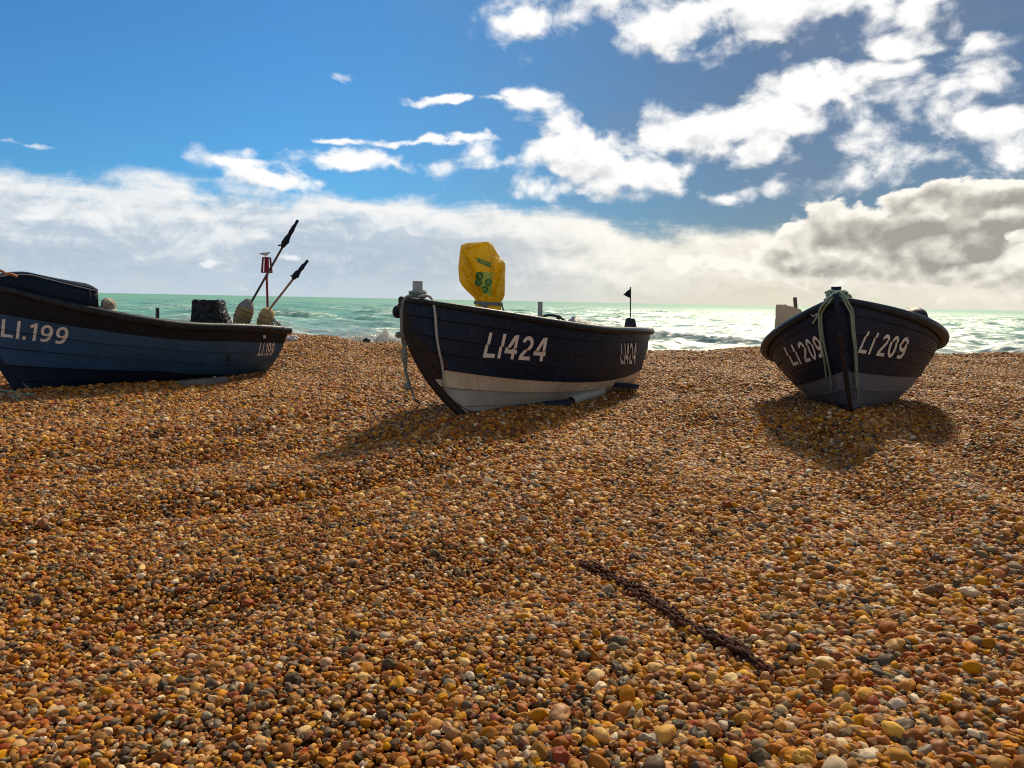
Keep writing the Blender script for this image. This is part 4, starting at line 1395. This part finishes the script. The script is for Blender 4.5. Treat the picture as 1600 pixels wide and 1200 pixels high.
def left_gear():
    # buoy floats with furled flags
    fm = paint('stained_canvas_float', (.36, .29, .16), (.24, .15, .05), .8, 6, (.09, .08, .05), .16, bump=.5)
    fm2 = paint('mustard_float', (.46, .36, .17), (.32, .22, .08), .8, 6, (.12, .10, .06), .16, bump=.5)
    grey_top = paint('grey_float_top', (.24, .25, .26), (.15, .16, .17), .8, 5, (.12, .11, .1), .08, bump=.5)
    pm1 = paint('dark_pole', (.10, .085, .08), (.06, .055, .055), .6, 8, stretch=(1, 1, .2))
    pm2 = paint('pinkish_pole', (.36, .20, .155), (.24, .14, .11), .6, 8, stretch=(1, 1, .2))

    def c4(x, y, D): return at(250 + x / 6, 330 + y / 6, D)

    def dan(D, lo, hi, rad, pa, pb, fa, fb, fmat, pmat, label, tail, open_end=False):
        a, b_ = c4(*lo, D), c4(*hi, D)
        root = empty('dan_buoy', a, label=label, cat='dan buoy', group='dan buoys in the stern of LI.199')
        ax = b_ - a
        u = ax.orthogonal().normalized(); v = ax.cross(u).normalized()
        prof = [(0, .78), (.015, .86), (.10, .95), (.35, 1.0), (.6, .97), (.8, .88), (.92, .68), (.97, .42), (1.0, .16)] if open_end else [(0, .35), (.03, .62), (.15, .86), (.35, 1.0), (.55, 1.0), (.72, .90), (.86, .68), (.96, .40), (1.0, .16)]
        mb = MB(); rings = []
        for f, r in prof:
            rings.append([tuple(a + ax * f + (u * math.cos(t) + v * math.sin(t)) * rad * r * (1 + .13 * mnoise.noise(Vector((math.cos(t) * 2, math.sin(t) * 2, f * 5 + D))))) for t in np.linspace(0, 2 * math.pi, 21)[:-1]])
        mb.grid(np.array(rings), closev=True, flip=True); mb.fan(rings[0], mat=1); mb.fan(rings[-1], True)
        nq = 20
        if open_end: mb.M = [1 if i < nq * 2 else mm for i, mm in enumerate(mb.M)]
        else: mb.M = [2 if nq * 5 <= i < nq * 9 else mm for i, mm in enumerate(mb.M)]
        fo = reparent(mb.build('float', [fmat, M['black'], grey_top]), root)
        mb = MB()
        for f in (.36, .62):
            r = rad * (1.0 if f < .5 else .97) + .004
            mb.tube([a + ax * f + (u * math.cos(t) + v * math.sin(t)) * r for t in np.linspace(0, 2 * math.pi, 22)], .006, 5)
        reparent(mb.build('lashing', M['rope_grey']), root)
        mb = MB(); P0, P1 = c4(*pa, D), c4(*pb, D)
        mb.tube([P0 - (P1 - P0) * .12, P0, P1], .0165, 8)
        reparent(mb.build('pole', pmat), root)
        # furled flag: a bundle of cloth bound on the pole
        mb = MB(); A, B_ = c4(*fa, D), c4(*fb, D); ax2 = B_ - A
        u2 = ax2.orthogonal().normalized(); v2 = ax2.cross(u2).normalized(); rings = []
        for i in range(22):
            f = i / 21
            r = .018 + .030 * math.exp(-((f - .24) / .16) ** 2) + .012 * math.exp(-((f - .6) / .2) ** 2)
            if i == 0: r = .01
            rings.append([tuple(A + ax2 * f + (u2 * math.cos(t) + v2 * math.sin(t)) * r * (1 + .35 * mnoise.noise(Vector((math.cos(t) * 1.7, math.sin(t) * 1.7, f * 9 + D))))) for t in np.linspace(0, 2 * math.pi, 15)[:-1]])
        mb.grid(np.array(rings), closev=True, flip=True); mb.fan(rings[0]); mb.fan(rings[-1], True)
        q = c4(*tail, D)
        rope(mb, [A + ax2 * .10, A.lerp(q, .5) + Vector((0, 0, .02)), q], [.012] * 17, 5)
        reparent(mb.build('flag', M['black']), root)

    dan(11.15, (735, 1100), (838, 822), .125, (862, 842), (1292, 84), (1140, 345), (1293, 82), fm, pm1, 'tilted grey and mustard float with the longer dark pole and furled black flag', (1108, 322))
    dan(11.35, (965, 1110), (1020, 905), .115, (1030, 915), (1388, 458), (1240, 640), (1386, 460), fm2, pm2, 'mustard float with the shorter pinkish pole and furled black flag', (1226, 600), True)

    # wrapped crate
    bm_ = paint('black_bin_bag', (.022, .030, .036), (.045, .055, .06), .28, 7, bump=.9)
    mb = MB(); rows = []
    D = 10.55
    ky = [838, 842, 862, 900, 940, 985, 1030, 1075]; kl = [360, 338, 330, 328, 325, 322, 318, 290]; kr_ = [540, 578, 588, 590, 600, 622, 645, 668]
    for y in [838, 840, 843, 848, 855] + list(range(862, 1078, 7)):
        xl, xr = np.interp(y, ky, kl), np.interp(y, ky, kr_)
        a, c = c4(xl, y, D), c4(xr, y, D); hw = (c.x - a.x) / 2
        ring = []
        for j in range(96):
            th = 2 * math.pi * j / 96; cs, sn = math.cos(th), math.sin(th)
            ex = math.copysign(abs(cs) ** .45, cs); ey = math.copysign(abs(sn) ** .45, sn)
            w = (.5 - abs(mnoise.noise(Vector((ex * 3.2 + y * .012, sn * 3, y * .022 + ex * 1.5))))) * .16 - .06 + (.4 - abs(mnoise.noise(Vector((ex * 7, sn * 6 + y * .03, y * .045))))) * .09
            ring.append(((a.x + c.x) / 2 + ex * hw * (1 + w * .5), D + ey * .17 * (1 + w * 3), a.z + (c.z - a.z) * (ex * .5 + .5) + w * .4))
        rows.append(ring)
    mb.grid(np.array(rows), closev=True); mb.fan(rows[0])
    tag(mb.build('wrapped_crate', bm_, sharp=25), 'crate wrapped in crumpled black plastic on the LI.199 boat', 'crate')
    # pale bundle behind the cuddy
    nm = paint('pale_net_bundle', (.50, .46, .38), (.30, .22, .15), .85, 7, (.12, .09, .07), .08, bump=.8)
    mb = MB(); D = 9.9
    for (qx, qy, rx, rz) in ((169, 477, .085, .095), (163, 484, .09, .055), (172, 487, .07, .06)):
        bm = bmesh.new(); bmesh.ops.create_icosphere(bm, subdivisions=4, radius=1)
        for v in bm.verts: v.co *= 1 + .10 * mnoise.noise(v.co * 2.5) + .04 * mnoise.noise(v.co * 7)
        mb.bm(bm, Matrix.Translation(at(qx, qy, D)) @ Matrix.Diagonal((rx, .10, rz, 1)))
    tag(mb.build('net_bundle', nm), 'pale rolled net bundle tucked behind the dark cuddy', 'net bundle')
    # loose tangle at the stern
    mb = MB(); D = 11.3
    for k in range(3):
        c0 = c4(1060 + 18 * k, 1050 + 20 * k, D)
        mb.tube([c0 + Vector((.05 * math.cos(a), .03 * math.sin(a * 1.3), .05 * math.sin(a) + .015 * k)) for a in np.linspace(0, 6.6, 22)], .011, 6)
    rope(mb, [c4(1075, 1010, D), c4(1090, 1060, D), c4(1110, 1085, D), c4(1150, 1090, D), c4(1180, 1096, D)], .011, 6)
    tag(mb.build('rope_tangle', M['rope_pale']), 'tangled pale rope ends on the stern of LI.199', 'rope')
    mb = MB()
    rope(mb, [at(-14, 430, 8.6), at(-6, 424, 8.6), at(2, 423.5, 8.6), at(9, 427.5, 8.6), at(18, 428.5, 8.62), at(26, 432, 8.7)], .017, 8)
    tag(mb.build('bow_rope', M['rope_orange']), 'reddish rope lying over the top of the cuddy', 'rope')
    # ropes on the shingle at the foot of the stem
    mb = MB()
    for pts in (((-40, 611), (-10, 613), (14, 615.5), (34, 618)), ((-40, 624), (0, 622), (30, 621), (58, 620.5)), ((-30, 617), (4, 620), (22, 625), (34, 625))):
        rope(mb, [gp(*q) + Vector((0, 0, .028)) for q in pts], .011, 6)
    tag(mb.build('ground_rope', M['rope_teal']), 'teal ropes stretched over the shingle at the foot of the blue bow', 'rope')
    bl = paint('weathered_skid', (.20, .21, .21), (.13, .14, .15), .7, 5)
    mb = MB(); a = at(283, 601, 9.9); b_ = at(352, 594, 10.4)
    ax = (b_ - a); L = ax.length; ax.normalize(); s = Vector((0, 0, 1)).cross(ax).normalized(); n = ax.cross(s)
    mb.box((a + b_) / 2, L, .14, .09, Matrix((ax, s, n)).transposed(), bev=.008)
    tag(mb.build('skid_board', bl, sharp=30), 'weathered grey board under the blue boat', 'skid board')


# ---- LI 209, on the right
def boat_right():
    mi = [0, 0, 1, 2, 2, 2, 2]
    root, p, X = build_boat('C', 'black boat with grey bottom lettered LI 209, bow facing the viewer with green rope', mi, 'navy', 'rail_navy', .060, (1, 1), .5)
    lettering('C', p, root, 'LI 209', [(1354.6, 516.8), (1338, 550), (1421, 526.9), (1410, 560.5)], 1, 'white LI 209 right of the stem')
    lettering('C', p, root, 'LI 209', [(1224.8, 542.6), (1241, 571), (1279, 522), (1291.6, 555)], -1, 'white LI 209 left of the stem')
    f = at(1306.5, 480, 7.2); h = at(1306.5, 447.5, 7.2)
    reparent(post('mooring_post', f, h, .045, M['navy'], square=False), root)
    f = at(1244, 490, 9.6); h = at(1242, 464.5, 9.6)
    reparent(post('oar_post', f, h, .024, M['wood']), root)
    # bare brown timber band on the lower stem
    mb = MB(); rows = []
    zz = np.linspace(.0, .74, 22)
    for i, z_ in enumerate(zz):
        c = hull_pt(p, 1.0, z_); e_ = hull_pt(p, 1.0, min(z_ + .01, 1)); tg = Vector((e_[0] - c[0], 0, e_[2] - c[2])).normalized()
        out = Vector((tg.z, 0, -tg.x)); w = .017
        a = Vector((c[0], 0, c[2])) + out * .026; bb = a + out * .018
        rows.append([(a.x, w * 1.1, a.z), (bb.x, w * .8, bb.z), (bb.x, -w * .8, bb.z), (a.x, -w * 1.1, a.z)])
    mb.grid(np.array(rows), closev=True); mb.fan(rows[0], True); mb.fan(rows[-1])
    mb.build('stem_band', M['brown_stem'], root, sharp=30)
    # short foredeck
    mb = MB(); rows = []
    for t_ in np.linspace(.80, .992, 14):
        a = hull_pt(p, t_, 1.0, 1)
        rows.append([(a[0], a[1] * s * .97, a[2] + .015 + .03 * (1 - s * s)) for s in np.linspace(1, -1, 9)])
    mb.grid(np.array(rows)); mb.build('foredeck', M['navy'], root)
    return root


def right_gear():
    mb = MB(); Dp = 7.2
    c = at(1306.5, 464, Dp)
    rs = np.random.default_rng(5)
    for k in range(6):
        dz = -.03 + .014 * k; rr = .058 + .018 * math.sin(k * 1.7) + .008 * (k % 2)
        tl = rs.uniform(-.03, .03)
        mb.tube([c + Vector((rr * math.cos(a) * 1.15, rr * math.sin(a), dz + tl * math.cos(a + k))) for a in np.linspace(0, 2 * math.pi, 24)], .0135, 7)
    mb.tube([c + Vector((-.08 + .03 * math.cos(a), -.06, .02 + .035 * math.sin(a))) for a in np.linspace(0, 7, 18)], .0135, 7)
    mb.tube([c + Vector((.085 + .03 * math.cos(a), -.05, -.01 + .03 * math.sin(a))) for a in np.linspace(0, 7, 18)], .0135, 7)

    def hang(top, pts, side, off=.02, r=.0105):
        P = [at(*q) for q in top] + [on_boat('C', x, y, side, off) for x, y in pts]
        rope(mb, P, r, 7)
    # left-hand pair of strands
    hang([(1312, 455, 7.1), (1300, 461, 7.06), (1290, 470, 7.05)], [(1284.5, 484), (1283.5, 505), (1286, 530), (1291, 560), (1295, 585)], -1, .025)
    hang([(1314, 459, 7.1), (1302, 465, 7.06), (1293.5, 474, 7.05)], [(1288.5, 488), (1288, 508), (1291, 533), (1297, 562), (1302, 590), (1303, 605)], -1, .028)
    hang([(1308, 457, 7.1), (1297, 464, 7.06), (1288, 473, 7.05)], [(1286.5, 486), (1286, 500), (1289, 530)], -1, .045)
    # right-hand strands
    hang([(1311, 456, 7.1), (1320, 463, 7.05), (1325.5, 473, 7.05)], [(1328, 486), (1330, 510), (1333, 540), (1334.5, 570), (1335.5, 600), (1335, 622)], 1, .028)
    hang([(1309, 460, 7.1), (1317, 466, 7.05), (1322, 476, 7.05)], [(1325, 490), (1327.5, 515), (1331, 545), (1332.5, 575), (1333, 602)], 1, .03)
    o = mb.build('bow_rope', M['rope_green'])
    tag(o, 'green rope wound on the bow post of LI 209 with strands hanging both sides', 'rope')
    mb = MB()
    rope(mb, [on_boat('C', x, y, -1, .016) for x, y in ((1269.5, 485), (1271, 491), (1275, 493), (1279, 489), (1279.5, 494), (1276, 500), (1273, 504))], .008, 6)
    tag(mb.build('rope_end', M['rope_pale']), 'short curl of pale rope end on the shoulder of LI 209', 'rope')
    # pale sack
    sm = paint('pale_sack', (.44, .40, .33), (.35, .31, .25), .7, 5, bump=.5)
    mb = MB(); D = 9.35; rows = []
    for (y, xl, xr) in ((479.5, 1219, 1243), (480.5, 1216, 1249), (485, 1215, 1250), (495, 1214.5, 1250), (508, 1213.5, 1251), (520, 1213, 1251)):
        a, c = at(xl, y, D), at(xr, y, D); hw = (c.x - a.x) / 2; ring = []
        for j in range(36):
            th = 2 * math.pi * j / 36; cs, sn = math.cos(th), math.sin(th)
            ex = math.copysign(abs(cs) ** .55, cs); ey = math.copysign(abs(sn) ** .55, sn)
            w = mnoise.noise(Vector((cs * 2.5, sn * 2.5, y * .08))) * .12
            ring.append(((a.x + c.x) / 2 + ex * hw * (1 + w * .4), D + ey * .14 * (1 + w), a.z + w * .10 - .03 * ex * (y < 483)))
        rows.append(ring)
    mb.grid(np.array(rows), closev=True); mb.fan(rows[0])
    q = at(1219, 479.5, D); mb.tube([q, q + Vector((.0, -.01, .02)), q + Vector((.012, -.01, .028))], .012, 6)
    tr = sm.node_tree; nt_ = NT(tr); bb_ = tr.nodes['Principled BSDF']; tl = nt_.n('ShaderNodeBsdfTranslucent'); tl.inputs['Color'].default_value = (.72, .65, .52, 1)
    mx_ = nt_.n('ShaderNodeMixShader'); mx_.inputs[0].default_value = .4
    tr.links.new(bb_.outputs[0], mx_.inputs[1]); tr.links.new(tl.outputs[0], mx_.inputs[2]); tr.links.new(mx_.outputs[0], tr.nodes['Material Output'].inputs['Surface'])
    tag(mb.build('sack', sm, sharp=40), 'pale sack standing in the far side of LI 209', 'sack')
    tm = paint('dark_tarpaulin', (.014, .018, .026), (.03, .034, .042), .45, 5, bump=.5)
    mb = MB(); D = 8.6; rows = []
    for i in range(22):
        f = i / 21; cx = at(1400 + 42 * f, 496 + 2 * f, D)
        h = np.interp(f, [0, .15, .5, .75, .92, 1], [.05, .10, .145, .16, .13, .0])
        rows.append([(cx.x, cx.y - math.cos(g) * .16, cx.z - .03 + h * math.sin(g) ** .6 + .012 * mnoise.noise(Vector((f * 6, g * 2, 3)))) for g in np.linspace(0, math.pi, 12)])
    mb.grid(np.array(rows))
    tag(mb.build('tarpaulin', tm), 'dark rolled tarpaulin showing above the right rail of LI 209', 'tarpaulin')


# ------------------------------------------------------------------ sea mark and gull
def beacon():
    rm = paint('red_beacon_paint', (.28, .012, .022), (.20, .012, .02), .45, 4, (.12, .05, .04), .05)
    D = 37.5
    s = D / FPX
    foot = at(420.5, 480, D); foot.z = SEA_Z - .5
    top = at(416.6, 428, D); foot.x = at(419, 480, D).x + .02
    root = empty('sea_marker', foot, label='red sea marker post with a barred cage topmark', cat='sea marker')
    mb = MB(); mb.tube([foot, top], .055, 12)
    reparent(mb.build('post', rm), root)
    ct = at(416.6, 402.8, D); cb = at(416.8, 425.6, D)
    mb = MB()
    for c, r0, h in ((ct, .205, .05), (cb, .275, .05)):
        mb.tube([c - Vector((0, 0, h / 2)), c + Vector((0, 0, h / 2))], r0, 24)
    mb.tube([cb, ct], .095, 12)
    for k in range(10):
        a = 2 * math.pi * k / 10 + .2
        mb.tube([cb + Vector((.255 * math.cos(a), .255 * math.sin(a), 0)), ct + Vector((.19 * math.cos(a), .19 * math.sin(a), 0))], .022, 6)
    reparent(mb.build('cage', rm, sharp=40), root)
    mb = MB(); q = at(417.8, 431, D); mb.box(q, .14, .14, .03)
    reparent(mb.build('bracket', rm), root)
    # herring gull on top, facing right
    gm, t, b = mat('gull_plumage')
    co = t.n('ShaderNodeTexCoord').outputs['Object']
    x_, y_, z_ = t.sep(co)
    b.inputs['Roughness'].default_value = .8
    base = Vector((at(414.5, 402, D).x, D, ct.z + .026))
    g = empty('seagull', base, label='small grey seagull perched on the red sea marker', cat='seagull')
    spine = [(-.275, .150, .006, .010), (-.235, .155, .022, .020), (-.17, .155, .044, .034), (-.09, .150, .066, .056), (0, .145, .080, .074), (.07, .148, .076, .076), (.12, .165, .058, .060),
             (.150, .195, .042, .044), (.175, .215, .039, .040), (.200, .220, .032, .032), (.218, .219, .016, .016), (.235, .216, .010, .011), (.262, .211, .006, .007), (.272, .206, .002, .003)]
    t.put(b.inputs['Base Color'], t.mix(t.step(t.add(z_, t.mul(x_, -.12)), .150, .170), (.66, .66, .66), (.16, .17, .19)))
    mb = MB(); rings = []
    for (sx, sz, ry, rz) in spine:
        rings.append([(sx, ry * math.cos(a), sz + rz * math.sin(a)) for a in np.linspace(0, 2 * math.pi, 17)[:-1]])
    mb.grid(np.array(rings), closev=True, flip=True); mb.fan(rings[0]); mb.fan(rings[-1], True)
    mb.build('body', gm, g)
    for sy in (-1, 1):
        mb = MB(); mb.tube([(.012, sy * .03, 0), (.0, sy * .03, .08)], .007, 6)
        mb.tube([(-.01, sy * .03, .004), (.045, sy * .04, .004)], .008, 5)
        mb.build('leg', M['metal_dark'], g)
        mb = MB()
        rows = []
        for f in np.linspace(0, 1, 12):
            xx = .085 - .365 * f
            w = .052 * math.sin(min(f * 2.4, 1) * math.pi / 2) * (1 - f ** 3) + .004
            zc = .165 - .012 * f
            rows.append([(xx, sy * (.074 - .055 * f ** 1.5 + .006 * math.sin(a)), zc + w * math.cos(a)) for a in np.linspace(0, math.pi, 6)])
        mb.grid(np.array(rows))
        o = mb.build('wing', M['metal_dark'] if False else gm, g)
        s = o.modifiers.new('thickness', 'SOLIDIFY'); s.thickness = .008


# ------------------------------------------------------------------ chain, bag, rock
def chain():
    m = paint('rusty_chain', (.085, .026, .012), (.04, .016, .010), .85, 12, (.17, .06, .022), .1)
    mb = MB()
    strands = [[(905, 887), (945, 909), (985, 928), (1020, 948), (1055, 972), (1090, 992), (1130, 1012), (1158, 1030), (1182, 1046)],
               [(928, 893), (960, 910), (1000, 931), (1035, 955), (1075, 985), (1100, 1001), (1140, 1022), (1165, 1040)],
               [(985, 939), (1010, 949), (1045, 972), (1062, 986), (1095, 1004), (1118, 1014), (1150, 1034)],
               [(1150, 1024), (1175, 1042), (1192, 1056), (1206, 1068)]]
    for si, st in enumerate(strands):
        P = spline([gp(*q) for q in st], 30)
        acc = 0; last = P[0]; k = 0; nxt = 0
        for q in P[1:]:
            acc += (q - last).length; last = q
            if acc >= nxt:
                nxt += .031
                i = P.index(q); tg = (P[min(i + 3, len(P) - 1)] - P[max(i - 3, 0)]).normalized()
                up = Vector((0, 0, 1)); sd_ = tg.cross(up).normalized()
                roll_ = (R(35) if k % 2 else R(-55)) + random.uniform(-.25, .25)
                w = (sd_ * math.cos(roll_) + up * math.sin(roll_)).normalized()
                c = q + Vector((0, 0, .020 + .006 * si)) + sd_ * random.uniform(-.004, .004)
                c.z = float(hz(c.x, c.y)) + .020 + .004 * si + .007 * math.sin(k * .55 + si)
                L, Wd, rr = .0165, .0125, .0055
                ring = []
                for j in range(16):
                    a = 2 * math.pi * j / 16
                    ring.append(c + tg * (L * math.copysign(1, math.cos(a)) * .55 + L * .75 * math.cos(a)) + w * Wd * math.sin(a))
                ring.append(ring[0]); ring.append(ring[1])
                mb.tube(ring, rr, 6, caps=False)
                k += 1
    o = mb.build('rusty_chain', m)
    tag(o, 'rusty brown chain lying in strands across the pebbles', 'chain')


def beach_bits():
    m = paint('clear_plastic_bag', (.62, .62, .63), (.42, .43, .46), .25, 6, bump=.9)
    mb = MB(); c = gp(458, 533); 
    bm = bmesh.new(); bmesh.ops.create_icosphere(bm, subdivisions=4, radius=1)
    for v in bm.verts: v.co *= 1 + .35 * mnoise.noise(v.co * 1.8) + .16 * abs(mnoise.noise(v.co * 5))
    mb.bm(bm, Matrix.Translation(c + Vector((0, 0, .05))) @ Matrix.Diagonal((.125, .1, .075, 1)))
    tag(mb.build('litter_bag', m, sharp=25), 'crumpled whitish plastic bag on the shingle behind the blue stern', 'litter')
    m = paint('wet_dark_rock', (.022, .022, .022), (.05, .045, .04), .35, 5)
    mb = MB(); c = at(573, 535, 19.0); c.z = float(hz(c.x, c.y))
    bm = bmesh.new(); bmesh.ops.create_icosphere(bm, subdivisions=4, radius=1)
    for v in bm.verts: v.co *= 1 + .25 * mnoise.noise(v.co * 1.6) + .08 * mnoise.noise(v.co * 5)
    mb.bm(bm, Matrix.Translation(c + Vector((0, 0, .05))) @ Matrix.Diagonal((.10, .1, .11, 1)))
    tag(mb.build('rock', m), 'dark wet rock on the crest in front of the breaking wave', 'rock')


build_ground()
build_sea()
build_surf()
boat_left(); boat_middle(); boat_right()
yellow_bag(); middle_gear(); middle_ropes(); skids()
left_gear(); right_gear(); beacon(); chain(); beach_bits()
build_pebbles()
